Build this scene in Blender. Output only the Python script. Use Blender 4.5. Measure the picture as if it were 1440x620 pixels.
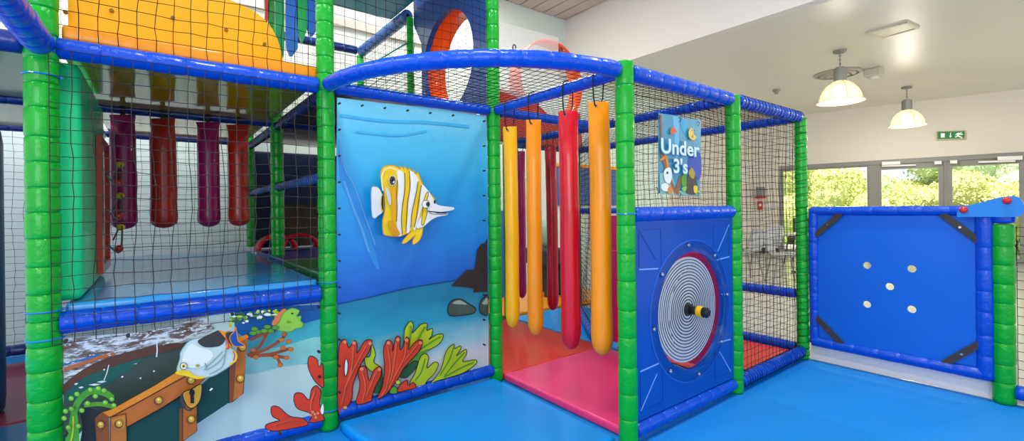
import bpy, bmesh, math, random
from mathutils import Vector, Matrix
from mathutils.geometry import tessellate_polygon
PI = math.pi
scn = bpy.context.scene
for o in list(bpy.data.objects): bpy.data.objects.remove(o)
C = scn.collection

# ------------------------------------------------------------------ camera, world, lights, exposure
YAW, ROLL, F_PX, CYO = -0.9176, -0.0121, 651.73, -16.9
CAM = Vector((2.8105, -1.9876, 1.2754))
FW = Vector((math.sin(YAW), math.cos(YAW), 0)); R0 = Vector((math.cos(YAW), -math.sin(YAW), 0)); U0 = Vector((0, 0, 1))
RT = R0*math.cos(ROLL) + U0*math.sin(ROLL); UP = U0*math.cos(ROLL) - R0*math.sin(ROLL)
cd = bpy.data.cameras.new('camera'); cam = bpy.data.objects.new('camera', cd); C.objects.link(cam)
cam.matrix_world = Matrix(((RT.x, UP.x, -FW.x, CAM.x), (RT.y, UP.y, -FW.y, CAM.y), (RT.z, UP.z, -FW.z, CAM.z), (0, 0, 0, 1)))
cd.sensor_fit = 'HORIZONTAL'; cd.sensor_width = 36; cd.lens = 36*F_PX/1440; cd.shift_y = CYO/1440; cd.clip_start = .05
scn.camera = cam
scn.view_settings.view_transform = 'Standard'; scn.view_settings.look = 'None'
scn.view_settings.gamma = 1; scn.view_settings.use_curve_mapping = False
scn.view_settings.exposure = 0.28

w = bpy.data.worlds.new('world'); scn.world = w; w.use_nodes = True
bg = w.node_tree.nodes['Background']; bg.inputs[0].default_value = (.93, .96, 1, 1); bg.inputs[1].default_value = 1.0
def lamp(name, kind, loc, rot, energy, color=(1, 1, 1), **k):
    d = bpy.data.lights.new(name, kind); d.energy = energy; d.color = color
    for a, v in k.items(): setattr(d, a, v)
    o = bpy.data.objects.new(name, d); o.location = loc; o.rotation_euler = rot; C.objects.link(o); return o
lamp('sun', 'SUN', (0, 0, 10), (math.radians(24), 0, math.radians(-12)), 6.0, (1, .96, .88), angle=.02)
LAMPS = [(1.9, -1.6), (0.2, -4.2), (-1.9, -1.6), (2.2, 1.5), (-1.9, 1.4), (-1.7, -4.4)]   # unseen ceiling luminaires of the play hall; further-left ones added to brighten that side
for lx, ly in LAMPS:
    lamp('ceiling_lamp_light', 'AREA', (lx, ly, 4.58), (0, 0, 0), 55, (1, .97, .92), shape='RECTANGLE', size=1.2, size_y=.3)
lamp('hall_fill_light', 'AREA', (4.9, -4.2, 2.2), (math.radians(80), 0, math.radians(42)), 70, (.93, .97, 1), shape='RECTANGLE', size=3, size_y=2)  # fill lamp added behind the camera

def at(px, py, axis, val):
    d = FW*F_PX + RT*(px-720) - UP*(py-310-CYO)
    i = 'xyz'.index(axis); t = (val-CAM[i])/d[i]
    return CAM + d*t

# ------------------------------------------------------------------ materials
def lin(h):
    if isinstance(h, str):
        h = tuple(int(h[i:i+2], 16)/255 for i in (0, 2, 4))
    return tuple((c/12.92 if c <= .04045 else ((c+.055)/1.055)**2.4) for c in h) + (1,)
MATS = {}
def mat(name, col, rough=.5, coat=0, bump=0, bscale=20, metal=0, spec=.35, var=0, vscale=3, stretch=None, ior=None, trans=0, emit=None, estr=0, alpha=1, sheen=0):
    if name in MATS: return MATS[name]
    m = bpy.data.materials.new(name); m.use_nodes = True; nt = m.node_tree; N = nt.nodes; L = nt.links
    b = N['Principled BSDF']; c = lin(col)
    b.inputs['Base Color'].default_value = c; b.inputs['Roughness'].default_value = rough
    b.inputs['Metallic'].default_value = metal; b.inputs['Specular IOR Level'].default_value = spec
    b.inputs['Coat Weight'].default_value = coat; b.inputs['Coat Roughness'].default_value = .06
    b.inputs['Transmission Weight'].default_value = trans; b.inputs['Alpha'].default_value = alpha
    if ior: b.inputs['IOR'].default_value = ior
    if emit: b.inputs['Emission Color'].default_value = lin(emit); b.inputs['Emission Strength'].default_value = estr
    tc = N.new('ShaderNodeTexCoord')
    if bump or var:
        mp = N.new('ShaderNodeMapping'); L.new(tc.outputs['Object'], mp.inputs[0])
        if stretch: mp.inputs['Scale'].default_value = stretch
    if bump:
        n = N.new('ShaderNodeTexNoise'); n.inputs['Scale'].default_value = bscale; n.inputs['Detail'].default_value = 4
        n.inputs['Distortion'].default_value = .6
        L.new(mp.outputs[0], n.inputs['Vector'])
        bp = N.new('ShaderNodeBump'); bp.inputs['Strength'].default_value = bump; bp.inputs['Distance'].default_value = .02
        L.new(n.outputs['Fac'], bp.inputs['Height']); L.new(bp.outputs[0], b.inputs['Normal'])
    if var:
        n2 = N.new('ShaderNodeTexNoise'); n2.inputs['Scale'].default_value = vscale; n2.inputs['Detail'].default_value = 5
        L.new(mp.outputs[0], n2.inputs['Vector'])
        mx = N.new('ShaderNodeMix'); mx.data_type = 'RGBA'
        mx.inputs['A'].default_value = tuple(x*(1-var) for x in c[:3])+(1,); mx.inputs['B'].default_value = tuple(min(1, x*(1+var)) for x in c[:3])+(1,)
        L.new(n2.outputs['Fac'], mx.inputs['Factor']); L.new(mx.outputs['Result'], b.inputs['Base Color'])
    MATS[name] = m; return m
def ramp_mat(name, axis, stops, rough=.4, coat=.2, noise=.06, nscale=3, nstretch=(1, 1, 1), bump=.15, streak=None, bscale=6):
    """printed vinyl whose printed colour runs through stops [(coordinate, colour)] along a local axis"""
    m = bpy.data.materials.new(name); m.use_nodes = True; nt = m.node_tree; N = nt.nodes; L = nt.links
    b = N['Principled BSDF']; b.inputs['Roughness'].default_value = rough; b.inputs['Coat Weight'].default_value = coat; b.inputs['Coat Roughness'].default_value = .25
    tc = N.new('ShaderNodeTexCoord'); sp = N.new('ShaderNodeSeparateXYZ'); L.new(tc.outputs['Object'], sp.inputs[0])
    n = N.new('ShaderNodeTexNoise'); n.inputs['Scale'].default_value = nscale; n.inputs['Detail'].default_value = 3
    mp = N.new('ShaderNodeMapping'); mp.inputs['Scale'].default_value = nstretch; L.new(tc.outputs['Object'], mp.inputs[0]); L.new(mp.outputs[0], n.inputs['Vector'])
    lo, hi = stops[0][0], stops[-1][0]
    a = N.new('ShaderNodeMath'); a.operation = 'MULTIPLY_ADD'; L.new(n.outputs['Fac'], a.inputs[0]); a.inputs[1].default_value = noise*2; a.inputs[2].default_value = -noise
    s = N.new('ShaderNodeMath'); s.operation = 'ADD'; L.new(sp.outputs['XYZ'.index(axis.upper())], s.inputs[0]); L.new(a.outputs[0], s.inputs[1])
    r = N.new('ShaderNodeMapRange'); r.inputs['From Min'].default_value = lo; r.inputs['From Max'].default_value = hi; L.new(s.outputs[0], r.inputs['Value'])
    cr = N.new('ShaderNodeValToRGB'); L.new(r.outputs[0], cr.inputs[0]); e = cr.color_ramp.elements
    while len(e) < len(stops): e.new(.5)
    for el, (p, col) in zip(e, stops): el.position = (p-lo)/(hi-lo); el.color = lin(col)
    for i, (p, col) in enumerate(stops): e[i].position = (p-lo)/(hi-lo); e[i].color = lin(col)
    L.new(cr.outputs[0], b.inputs['Base Color'])
    n2 = N.new('ShaderNodeTexNoise'); n2.inputs['Scale'].default_value = bscale; n2.inputs['Distortion'].default_value = 1; L.new(tc.outputs['Object'], n2.inputs['Vector'])
    bp = N.new('ShaderNodeBump'); bp.inputs['Strength'].default_value = bump; bp.inputs['Distance'].default_value = .03
    L.new(n2.outputs['Fac'], bp.inputs['Height']); L.new(bp.outputs[0], b.inputs['Normal'])
    MATS[name] = m; return m

GREEN = mat('green_vinyl', '00a828', .3, .3, .3, 30, spec=.3, var=.08, vscale=5)
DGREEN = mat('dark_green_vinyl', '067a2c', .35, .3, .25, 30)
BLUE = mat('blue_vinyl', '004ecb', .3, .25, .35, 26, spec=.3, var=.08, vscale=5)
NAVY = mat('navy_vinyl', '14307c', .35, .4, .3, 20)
TEALDK = mat('dark_teal_vinyl', '0c5580', .45, .2, .2, 12)
MINT = mat('mint_vinyl', '10d486', .4, .2, .35, 7, stretch=(1, 1, .6))
MATBLUE = mat('sky_blue_mat', '0096f0', .42, .08, .2, 5, var=.05)
MATDECK = mat('deck_blue_mat', '2f9be6', .2, .4, .08, 4)
MATPINK = mat('pink_mat', 'f0407f', .36, .2, .35, 5, var=.05)
MATRED = mat('red_mat', 'e0321e', .42, .15, .25, 5)
MATORANGE = mat('orange_mat', 'ffa000', .35, .25, .15, 6)
MATMAROON = mat('maroon_mat', '8e2247', .4, .25, .15, 6)
MATGREEN = mat('green_mat', '0f8a4a', .35, .3, .1, 6)
YEL = mat('yellow_vinyl', 'f7b400', .35, .3, .2, 9, var=.05)
ORA = mat('orange_vinyl', 'fb9200', .35, .3, .2, 9, var=.05)
REDV = mat('red_vinyl', 'd40e22', .3, .4, .2, 9, var=.05)
PURP = mat('purple_vinyl', 'a01058', .35, .3, .2, 9)
ORRED = mat('orange_red_vinyl', 'c0281a', .35, .3, .2, 9)
YBOARD = mat('yellow_board', 'ffae00', .45, .05, .12, 5, var=.06)
OBOARD = mat('orange_board', 'ff5a10', .3, .3, .05, 5)
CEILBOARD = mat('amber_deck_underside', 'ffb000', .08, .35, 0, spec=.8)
BBOARD = mat('blue_board', '004eb4', .34, .1, .03, 5)
GBOARD = mat('gate_blue_board', '0066d4', .45, .05, .02, 5)
LBOARD = mat('light_blue_board', '1583d8', .35, .25, .02, 5)
ROUTE = mat('routed_edge', '7fb0f2', .4, 0)
ROUTED = mat('routed_groove', '083fa0', .4, 0)
MAGENTA = mat('magenta_board', 'c8106a', .3, .4, .05, 5)
NET = mat('net_cord', '141211', .6, 0, spec=.2)
NETL = mat('net_cord_worn', '332c28', .5, .3)
WIRE = mat('black_loop', '1c1a1a', .5)
TIE = mat('blue_cable_tie', '1a7ae0', .3, .4)
WHITE = mat('white_paint', 'f2f0ec', .5)
WBOARD = mat('white_board', 'efeae4', .35, .2)
CREAM = mat('cream_wall', 'dcd7ca', .7, var=.02)
MINTW = mat('mint_white_wall', 'dfeee6', .6, var=.02)
LOWCEIL = mat('low_ceiling_paint', 'e0dccf', .38, spec=.5, var=.03, vscale=1)
GREY = mat('grey_frame', '8c8b86', .45)
DGREY = mat('dark_grey_frame', '4c4b4a', .45)
METAL = mat('steel', 'c8c8c8', .25, metal=1)
GALV = mat('galvanised', '9c9c98', .45, metal=.7)
BLACK = mat('black_plastic', '181818', .35, .3)
STRAP = mat('dark_grey_strap', '403a38', .6)
YPLAS = mat('yellow_plastic', 'f5c400', .3, .4)
RPLAS = mat('red_plastic', 'd02a1c', .3, .5)
SIGNG = mat('sign_green', '1d7a46', .4)
GRASS_G = mat('lawn', '7fa04a', .9, var=.3, vscale=8)

# ------------------------------------------------------------------ object helpers
def tag(o, label=None, cat=None, group=None, kind=None):
    if label: o['label'] = label
    if cat: o['category'] = cat
    if group: o['group'] = group
    if kind: o['kind'] = kind
    elif label: o['kind'] = 'thing'
    return o
def thing(name, loc, label, cat, group=None):
    o = bpy.data.objects.new(name, None); C.objects.link(o); o.location = loc; o.empty_display_size = .05
    return tag(o, label, cat, group)
def obj(name, bm, mats, parent=None, smooth=False, world=True, norm=True):
    me = bpy.data.meshes.new(name)
    if norm: bmesh.ops.recalc_face_normals(bm, faces=bm.faces)
    if parent is not None and world:
        bm.transform(Matrix.Translation(-root_loc(parent)))
    bm.to_mesh(me); bm.free()
    for m in (mats if isinstance(mats, (list, tuple)) else [mats]): me.materials.append(m)
    o = bpy.data.objects.new(name, me); C.objects.link(o)
    if parent is not None: o.parent = parent
    if smooth:
        for p in me.polygons: p.use_smooth = True
    return o
def root_loc(p):
    v = Vector((0, 0, 0))
    while p is not None: v += Vector(p.location); p = p.parent
    return v
def centre(o):
    """move a parentless mesh's origin to its base"""
    me = o.data; xs = [v.co for v in me.vertices]
    c = Vector(((min(v.x for v in xs)+max(v.x for v in xs))/2, (min(v.y for v in xs)+max(v.y for v in xs))/2, min(v.z for v in xs)))
    me.transform(Matrix.Translation(-c)); o.location = c; return o
def copy_tree(o, parent=None):
    c = o.copy(); C.objects.link(c)
    if parent is not None: c.parent = parent
    for ch in list(o.children): copy_tree(ch, c)
    return c
def box(bm, x0, x1, y0, y1, z0, z1, bev=0, seg=2, mi=0):
    r = bmesh.ops.create_cube(bm, size=1)
    vs = r['verts']
    for v in vs:
        v.co = Vector((x0+(v.co.x+.5)*(x1-x0), y0+(v.co.y+.5)*(y1-y0), z0+(v.co.z+.5)*(z1-z0)))
    fs = list({f for v in vs for f in v.link_faces})
    for f in fs: f.material_index = mi
    if bev:
        es = list({e for v in vs for e in v.link_edges})
        r = bmesh.ops.bevel(bm, geom=es, offset=bev, segments=seg, profile=.5, affect='EDGES')
        for f in r['faces']: f.material_index = mi
    return bm
def nbox(*a, **k): return box(bmesh.new(), *a, **k)
def frame_of(t):
    t = t.normalized(); a = Vector((0, 0, 1)) if abs(t.z) < .9 else Vector((1, 0, 0))
    u = t.cross(a).normalized(); return u, t.cross(u).normalized()
def tube(bm, pts, r, n=8, caps=True, mi=0):
    pts = [Vector(p) for p in pts]; rings = []
    rs = r if isinstance(r, (list, tuple)) else [r]*len(pts)
    for i, p in enumerate(pts):
        t = (pts[min(i+1, len(pts)-1)]-pts[max(i-1, 0)])
        if i == 0: u, v = frame_of(t)
        else:
            t = t.normalized(); u = (u-t*u.dot(t)).normalized(); v = t.cross(u)
        rings.append([bm.verts.new(p+(u*math.cos(2*PI*k/n)+v*math.sin(2*PI*k/n))*rs[i]) for k in range(n)])
    for a, b in zip(rings, rings[1:]):
        for k in range(n):
            f = bm.faces.new((a[k], a[(k+1) % n], b[(k+1) % n], b[k])); f.material_index = mi
    if caps:
        for q in (rings[0], rings[-1]):
            f = bm.faces.new(q); f.material_index = mi
    return bm
def cyl(bm, p0, p1, r, n=20, mi=0): return tube(bm, [p0, p1], r, n, True, mi)
def prism(bm, pts, off, mi=0, holes=()):
    """closed plate: outline pts (3d, planar) extruded by vector off, with hole outlines"""
    off = Vector(off); loops = [[Vector(p) for p in pts]]+[[Vector(p) for p in h] for h in holes]
    tris = tessellate_polygon(loops); flat = [p for l in loops for p in l]
    a = [bm.verts.new(p) for p in flat]; b = [bm.verts.new(p+off) for p in flat]
    for t in tris:
        for vs, q in ((a, t), (b, t[::-1])):
            try: f = bm.faces.new([vs[i] for i in q]); f.material_index = mi
            except ValueError: pass
    k = 0
    for l in loops:
        n = len(l)
        for i in range(n):
            j = (i+1) % n
            try: f = bm.faces.new((a[k+i], a[k+j], b[k+j], b[k+i])); f.material_index = mi
            except ValueError: pass
        k += n
    return bm
def circle(c, r, ax1, ax2, n=48):
    c = Vector(c); ax1 = Vector(ax1); ax2 = Vector(ax2)
    return [c+ax1*r*math.cos(2*PI*i/n)+ax2*r*math.sin(2*PI*i/n) for i in range(n)]
def smooth_loop(pts, k=5):
    n = len(pts); out = []
    for i in range(n):
        p0, p1, p2, p3 = pts[i-1], pts[i], pts[(i+1) % n], pts[(i+2) % n]
        for s in range(k):
            t = s/k
            out.append(tuple(.5*((2*b)+(c-a)*t+(2*a-5*b+4*c-d)*t*t+(3*b-a-3*c+d)*t**3) for a, b, c, d in zip(p0, p1, p2, p3)))
    return out
def smooth_line(pts, k=5):
    out = []
    for i in range(len(pts)-1):
        p0 = pts[max(i-1, 0)]; p1 = pts[i]; p2 = pts[i+1]; p3 = pts[min(i+2, len(pts)-1)]
        for s in range(k):
            t = s/k
            out.append(tuple(.5*((2*b)+(c-a)*t+(2*a-5*b+4*c-d)*t*t+(3*b-a-3*c+d)*t**3) for a, b, c, d in zip(p0, p1, p2, p3)))
    return out+[tuple(pts[-1])]

# ------------------------------------------------------------------ the setting
def struct(name, bm, m, parent=None, **k):
    o = obj(name, bm, m, parent, **k)
    if parent is None: o['kind'] = 'structure'
    return o
FLOORW = mat('pale_hall_floor', 'cfcdc8', .18, spec=.6, var=.06, vscale=2)
FLOORB = mat('blue_soft_floor', '008ce4', .6, .0, .35, 160, var=.05, vscale=2)
LW, BY, CZ, HZ = -3.23, 3.9, 3.57, 4.67      # left wall x, bulkhead y, low and high ceiling
FA, FB = Vector((-2.04, 11.10, 0)), Vector((1.68, 11.97, 0)); FD = (FB-FA).normalized(); FN = Vector((-FD.y, FD.x, 0))
def fw(s, z, off=0): return FA + FD*s + FN*off + Vector((0, 0, z))   # along far wall (s metres from FA), off>0 outdoors
def fbox(bm, s0, s1, z0, z1, o0, o1, mi=0):
    return prism(bm, [fw(s0, z0, o0), fw(s1, z0, o0), fw(s1, z1, o0), fw(s0, z1, o0)], FN*(o1-o0), mi)
struct('floor', nbox(-5, 9, -6, 14.5, -.12, -.012), FLOORW)
struct('floor', nbox(LW, 5.5, -6, 2.30, -.012, 0), FLOORB)
struct('wall_left', nbox(LW-.15, LW, -6, 7.0, -.012, HZ), MINTW)
struct('wall_left', nbox(LW-.15, LW, 7.0, 11.2, -.012, CZ), CREAM)
WHITEW = mat('white_wall', 'e6e2dc', .7)
struct('trim_1', nbox(LW, LW+.06, -6, BY, 3.62, 3.72), mat('wall_ledge', 'd8d2c8', .6))
struct('wall_upper', nbox(LW-.15, 9, BY, BY+.15, CZ, HZ+.2), WHITEW)
# high slatted ceiling
bm = bmesh.new(); box(bm, LW-.2, 9, -6, BY, HZ+.02, HZ+.12)
struct('ceiling', bm, mat('ceiling_gap', '5a5048', .8))
SL = mat('ceiling_slat', 'cbbcb2', .6)
bm = bmesh.new(); x = LW
y = BY-.04
while y > -6:
    box(bm, LW+.02, 9, y-.235, y, HZ-.01, HZ+.02); y -= .26
struct('ceiling', bm, SL)
struct('ceiling', nbox(LW-.15, 9, BY+.15, 14.0, CZ, CZ+.12), LOWCEIL)
# far wall with glazing
S0, S1, S2, S3, S4, S5 = -.5, 1.30, 1.45, 2.62, 2.66, 3.84
GH = 2.2
bm = bmesh.new()
fbox(bm, -1.35, S0-.06, -.012, CZ, 0, .2); fbox(bm, S0-.06, 8, GH+.1, CZ, 0, .2)
struct('wall_far', bm, CREAM)
bm = bmesh.new(); fbox(bm, -1.3, S0-.06, 0, .15, -.02, 0); struct('baseboard_far', bm, mat('skirting', '4c4844', .5))
def window(n, s0, s1, door, label, t=.07):
    r = thing('door_%d' % n if door else 'window_%d' % n, fw(s0, 0, .1), None, None); r['kind'] = 'structure'
    b = bmesh.new()
    out = [fw(s0, 0, .06), fw(s1, 0, .06), fw(s1, GH, .06), fw(s0, GH, .06)]
    inn = [fw(s0+t, .12, .06), fw(s1-t, .12, .06), fw(s1-t, GH-t*1.4, .06), fw(s0+t, GH-t*1.4, .06)]
    prism(b, out, FN*.07, 0, [inn]); obj('window_frame', b, GREY, r)
    b = bmesh.new(); fbox(b, s0+t, s1-t, .12, GH-t*1.4, .09, .098); obj('glass', b, GLASS, r)
    return r
GLASS = mat('clear_glass', 'ffffff', .0, trans=1, ior=1.01, spec=.3)
window(1, S0, S1, False, '', .025); window(1, S2, S3, True, '', .09); window(2, S4, S5, True, '', .09); window(2, S5+.04, S5+1.6, False, '', .05)
bm = bmesh.new(); fbox(bm, S0-.07, 8, GH, GH+.1, .02, .14); fbox(bm, S1, S2, 0, GH, .04, .13); fbox(bm, S3, S4, 0, GH, .04, .13); fbox(bm, S5, S5+.04, 0, GH, .04, .13)
fbox(bm, S0-.07, S0, 0, GH, .02, .14)
struct('trim_2', bm, GREY)

# ---- outdoors
struct('ground', nbox(-25, 30, 12.9, 60, -.4, -.15), GRASS_G)
random.seed(4)
def foliage(name, c, r, h, col, label, seed, cat='tree', group='bushes and trees outside the glazing'):
    rnd = random.Random(seed); m = mat(name+'_'+col, col, .8, 0, .9, 9, var=.35, vscale=6)
    bm = bmesh.new(); blobs = []
    for k in range(9):
        a = rnd.uniform(0, 2*PI); d = rnd.uniform(0, .7)*r
        rr = r*rnd.uniform(.3, .55); z = rnd.uniform(.22, .78)*h; hz = h*rnd.uniform(.18, .27)
        blobs.append((Vector((c[0]+math.cos(a)*d, c[1]+math.sin(a)*d, z)), rr, hz))
        q = bmesh.ops.create_icosphere(bm, subdivisions=3, radius=1)
        for v in q['verts']:
            s = .86+rnd.uniform(-.05, .05)
            v.co = Vector((blobs[-1][0].x+v.co.x*rr*s, blobs[-1][0].y+v.co.y*rr*s, max(-.15, z+v.co.z*hz*s)))
    for k in range(9000):   # leaves over the clumps
        p0, rr, hz = blobs[k % len(blobs)]
        n = Vector((rnd.gauss(0, 1), rnd.gauss(0, 1), rnd.gauss(0, 1))).normalized()*rnd.uniform(.85, 1.15)
        p = p0+Vector((n.x*rr, n.y*rr, n.z*hz)); p.z = max(-.1, p.z); s = rnd.uniform(.02, .06)
        d1 = Vector((rnd.uniform(-1, 1), rnd.uniform(-1, 1), rnd.uniform(-1, 1))).normalized()*s; d2 = d1.orthogonal().normalized()*s*.6
        bm.faces.new([bm.verts.new(p-d1), bm.verts.new(p+d2), bm.verts.new(p+d1), bm.verts.new(p-d2)])
    r_ = thing(name, (c[0], c[1], -.15), label, cat, group)
    obj('foliage', bm, m, r_, norm=False)
    b = bmesh.new(); cyl(b, (c[0], c[1], -.15), (c[0], c[1], h*.5), .09); obj('stem', b, mat('bark', '5c4a38', .9), r_)
for i, (px, dd, r, h, col, lab) in enumerate([
    (1112, 3.5, 1.3, 3.3, 'd2dc8c', 'bushy yellow-green hedge behind the net at the left end of the glazing'),
    (1170, 4.5, 1.5, 3.3, 'dae694', 'broad sunlit yellow-green bush outside the leftmost wide window pane'),
    (1240, 8.5, 1.5, 2.5, 'd0e09c', 'low pale green bush outside the left side of the middle glass door'),
    (1325, 8.0, 1.4, 4.4, 'b4c8a0', 'taller grey-green tree outside the right side of the middle glass door'),
    (1355, 5.5, 1.7, 3.9, 'bcd0a8', 'grey-green tree outside the left half of the right-hand glass door'),
    (1425, 6.0, 1.9, 4.2, 'c8dab0', 'pale green tree outside the right edge of the right-hand glass door'),
    (1285, 5.0, 1.5, 2.05, 'e0ec9c', 'low bright shrub in the middle of the middle glass door'),
    (1395, 4.0, 1.5, 2.2, 'e2ec9c', 'low yellow-green shrub in front of the trees at the right-hand glass door')]):
    a = at(px, 290, 'y', 12.2); d = (a-CAM).normalized(); p = a+d*dd
    foliage('garden_tree' if h > 3 else 'garden_shrub', (p.x, p.y), r, h, col, lab, i+1, 'tree' if h > 3 else 'shrub')

# ------------------------------------------------------------------ padded tubes
def padded(name, pts, r, m, label, cat, group, seg=.11, seed=None, ties=(), k=24, dip=.82, tiecol=None, lace=0):
    rnd = random.Random(seed if seed is not None else label)
    pts = [Vector(p) for p in pts]
    L = [0]
    for a, b in zip(pts, pts[1:]): L.append(L[-1]+(b-a).length)
    T = L[-1]
    def P(s):
        s = max(0, min(T, s))
        for i in range(len(L)-1):
            if s <= L[i+1]+1e-9:
                return pts[i].lerp(pts[i+1], (s-L[i])/max(1e-9, L[i+1]-L[i]))
        return pts[-1]
    st = [0]
    while st[-1] < T-seg*.6: st.append(st[-1]+seg*rnd.uniform(.88, 1.12))
    st[-1] = T
    samples = [(0, .45), (0.004, .8)]
    for i in range(len(st)-1):
        a, b = st[i], st[i+1]; l = b-a; g = 1+rnd.uniform(-.035, .035); e = min(.012, l*.2)
        d0 = dip+rnd.uniform(-.02, .03)
        for f, q in ((0, d0), (e*.18/l, .95), (e*.6/l, .985), (.25, 1.0), (.5, 1.004), (.75, 1.0), (1-e*.6/l, .985), (1-e*.18/l, .95)):
            s = a+f*l
            if s <= .004: continue
            samples.append((s, q*(g if .2 < f < .8 else (1+(g-1)*.5))))
    samples += [(T-.003, .8), (T, .45)]
    bm = bmesh.new(); rings = []; u = None
    for s, q in samples:
        p = P(s); t = (P(s+.01)-P(s-.01)).normalized()
        if u is None: u, v = frame_of(t)
        else: u = (u-t*u.dot(t)).normalized(); v = t.cross(u)
        pk = .018 if q < .97 else .006
        rings.append([bm.verts.new(p+(u*math.cos(2*PI*j/k)+v*math.sin(2*PI*j/k))*r*q*(1+rnd.uniform(-pk, pk))) for j in range(k)])
    for a, b in zip(rings, rings[1:]):
        for j in range(k): bm.faces.new((a[j], a[(j+1) % k], b[(j+1) % k], b[j]))
    bm.faces.new(rings[0]); bm.faces.new(rings[-1])
    root = thing(name, P(0), label, cat, group)
    obj('vinyl_sleeve', bm, m, root, smooth=True)
    core = bmesh.new(); tube(core, [P(T*i/24) for i in range(25)] if len(pts) > 2 else [pts[0], pts[-1]], r*.3, 10); obj('steel_pipe', core, GALV, root)
    if lace:
        b = bmesh.new(); n = int(T/lace); t = (pts[-1]-pts[0]).normalized(); uu, vv = frame_of(t)
        tube(b, [P(T*i/(n*12))+(uu*math.cos(i*PI/6)+vv*math.sin(i*PI/6))*(r*1.03+.001) for i in range(n*12+1)], .0019, 5)
        obj('lacing_cord', b, NET, root)
    for s in ties:
        b = bmesh.new(); p = P(s); t = (P(s+.01)-P(s-.01)).normalized(); uu, vv = frame_of(t)
        tube(b, [p+(uu*math.cos(2*PI*j/24)+vv*math.sin(2*PI*j/24))*r*1.03 for j in range(25)], .0035, 6)
        tb = p+uu*r*1.05; box(b, tb.x-.006, tb.x+.006, tb.y-.006, tb.y+.006, tb.z-.005, tb.z+.005)
        tie = obj('cable_tie', b, tiecol or TIE, root)
    return root
Y1, Y2, Y3, Y5, Y6 = -2.378, -1.2, 0, 1.145, 2.262
X4, XM, XB, X7 = 1.214, -1.4, -2.8, 2.364
TZ, DZ, RZ, PZ, UZ = 2.0, .80, .068, 1.235, 3.17
PR, BR = .049, .042
def post(x, y, z0, z1, label, r=PR, m=GREEN, ties=(), seg=.105, tilt=0, lace=0):
    return padded('padded_post', [(x, y, z0), (x, y, z1)], r, m, label, 'post', 'green padded frame posts', seg, ties=ties, lace=lace)
def beam(p0, p1, label, r=BR, m=BLUE, seg=.12, trim=.045, ties=(), pts=None, lace=0):
    p0 = Vector(p0); p1 = Vector(p1); d = (p1-p0).normalized()
    return padded('padded_beam', pts or [p0+d*trim, p1-d*trim], r, m, label, 'beam', 'blue padded frame beams', seg, ties=ties, dip=.88, lace=lace)
post(0, Y1, 0, 3.3, 'tall green padded post nearest the left edge, beside the mint pad', .057, ties=(.86, .74, 1.87), seg=.112)
post(0, Y2, 0, 3.3, 'tall green padded post between the treasure chest banner and the yellow fish banner', ties=(.12, .86))
post(0, Y3, 0, 3.3, 'tall green padded post at the right edge of the yellow fish banner')
post(X4, 0, 0, 2.05, 'thick green padded post between the hanging rollers and the spinner panel', .05, ties=(1.24,), seg=.15)
post(X4, Y5, 0, 2.03, 'green padded post at the right edge of the blue spinner panel')
post(X4, Y6, 0, 2.0, 'green padded post at the hinge side of the blue gate', .045, ties=(), lace=.055)
g7 = post(X7, Y6+.02, 0, 1.14, 'short green padded post under the light blue gate latch', .056, seg=.12)
padded('post_cap', [(X7, Y6+.02, 1.142), (X7, Y6+.02, 1.225)], .058, BLUE, 'blue padded cap sleeve on top of the short gate post', 'cap', None, .1)
post(XM, Y2, .9, UZ, 'green padded post standing on the blue deck behind the four hanging bags', .05)
post(XB, Y2, .9, UZ, 'dark far green post at the back right corner of the blue deck', .04)
post(XM, 0, .0, 3.16, 'slim green post left of the orange hoop, behind the curved blue beam', .035)
post(XB, 0, 0, 3.16, 'green post under the corner of the upper blue beams, left of the slanted cord', .042)
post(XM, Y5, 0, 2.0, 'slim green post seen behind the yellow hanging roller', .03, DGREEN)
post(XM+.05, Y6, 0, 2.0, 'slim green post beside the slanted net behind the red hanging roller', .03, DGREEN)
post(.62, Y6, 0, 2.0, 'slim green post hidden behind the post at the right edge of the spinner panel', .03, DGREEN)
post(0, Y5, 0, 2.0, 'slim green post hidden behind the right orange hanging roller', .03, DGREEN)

T = TZ
beam((0, Y1, T), (0, Y2, T), 'blue top beam above the four dark hanging bags, under the yellow arch', .046, seg=.15, ties=(.0,))
beam((0, Y2, T), (0, 0, T), 'blue top beam along the top of the yellow fish banner', .036)
beam((0, 0, T), (X4, 0, T), 'blue top beam the front row of hanging rollers is tied to', .036)
beam((X4, 0, T), (X4, Y5, T), 'blue top beam above the small under 3s banner', .045)
beam((X4, Y5, T), (X4, Y6, T), 'blue top beam wrapped in netting at the far right of the cage', .045, seg=.09, lace=.05)
R = 1.207; arc = [(X4*math.sin(a), -1.2*math.cos(a), T) for a in [i/32*PI/2 for i in range(33)]]
padded('curved_beam', [Vector(p) for p in arc][1:-1], .042, BLUE, 'long curved blue padded beam sweeping over the blue step mat', 'beam', None, .125, dip=.9)
beam((0, 0, T), (0, Y5, T), 'blue roof beam running back from the fish banner post over the rollers', .036)
beam((X4, Y5, T), (XM, Y5, T), 'blue roof cross beam the rear row of rollers hangs from', .036, lace=.055)
beam((X4, Y6, T), (XM, Y6, T), 'rear blue roof cross beam against the pale wall', .036, lace=.055)
beam((XM, Y5, T), (XM, Y6, T), 'short blue roof beam at the back left of the toddler cage', .03, NAVY)
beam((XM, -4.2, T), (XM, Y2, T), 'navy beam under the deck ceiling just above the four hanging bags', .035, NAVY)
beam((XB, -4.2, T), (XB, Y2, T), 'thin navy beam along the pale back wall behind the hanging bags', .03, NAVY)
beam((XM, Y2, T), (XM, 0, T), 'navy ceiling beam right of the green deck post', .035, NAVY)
beam((0, Y2, T-.03), (XB, Y2, T-.03), 'net-wrapped slate blue beam slanting back above the deck', .034, NAVY, seg=.05, lace=.05)
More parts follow.
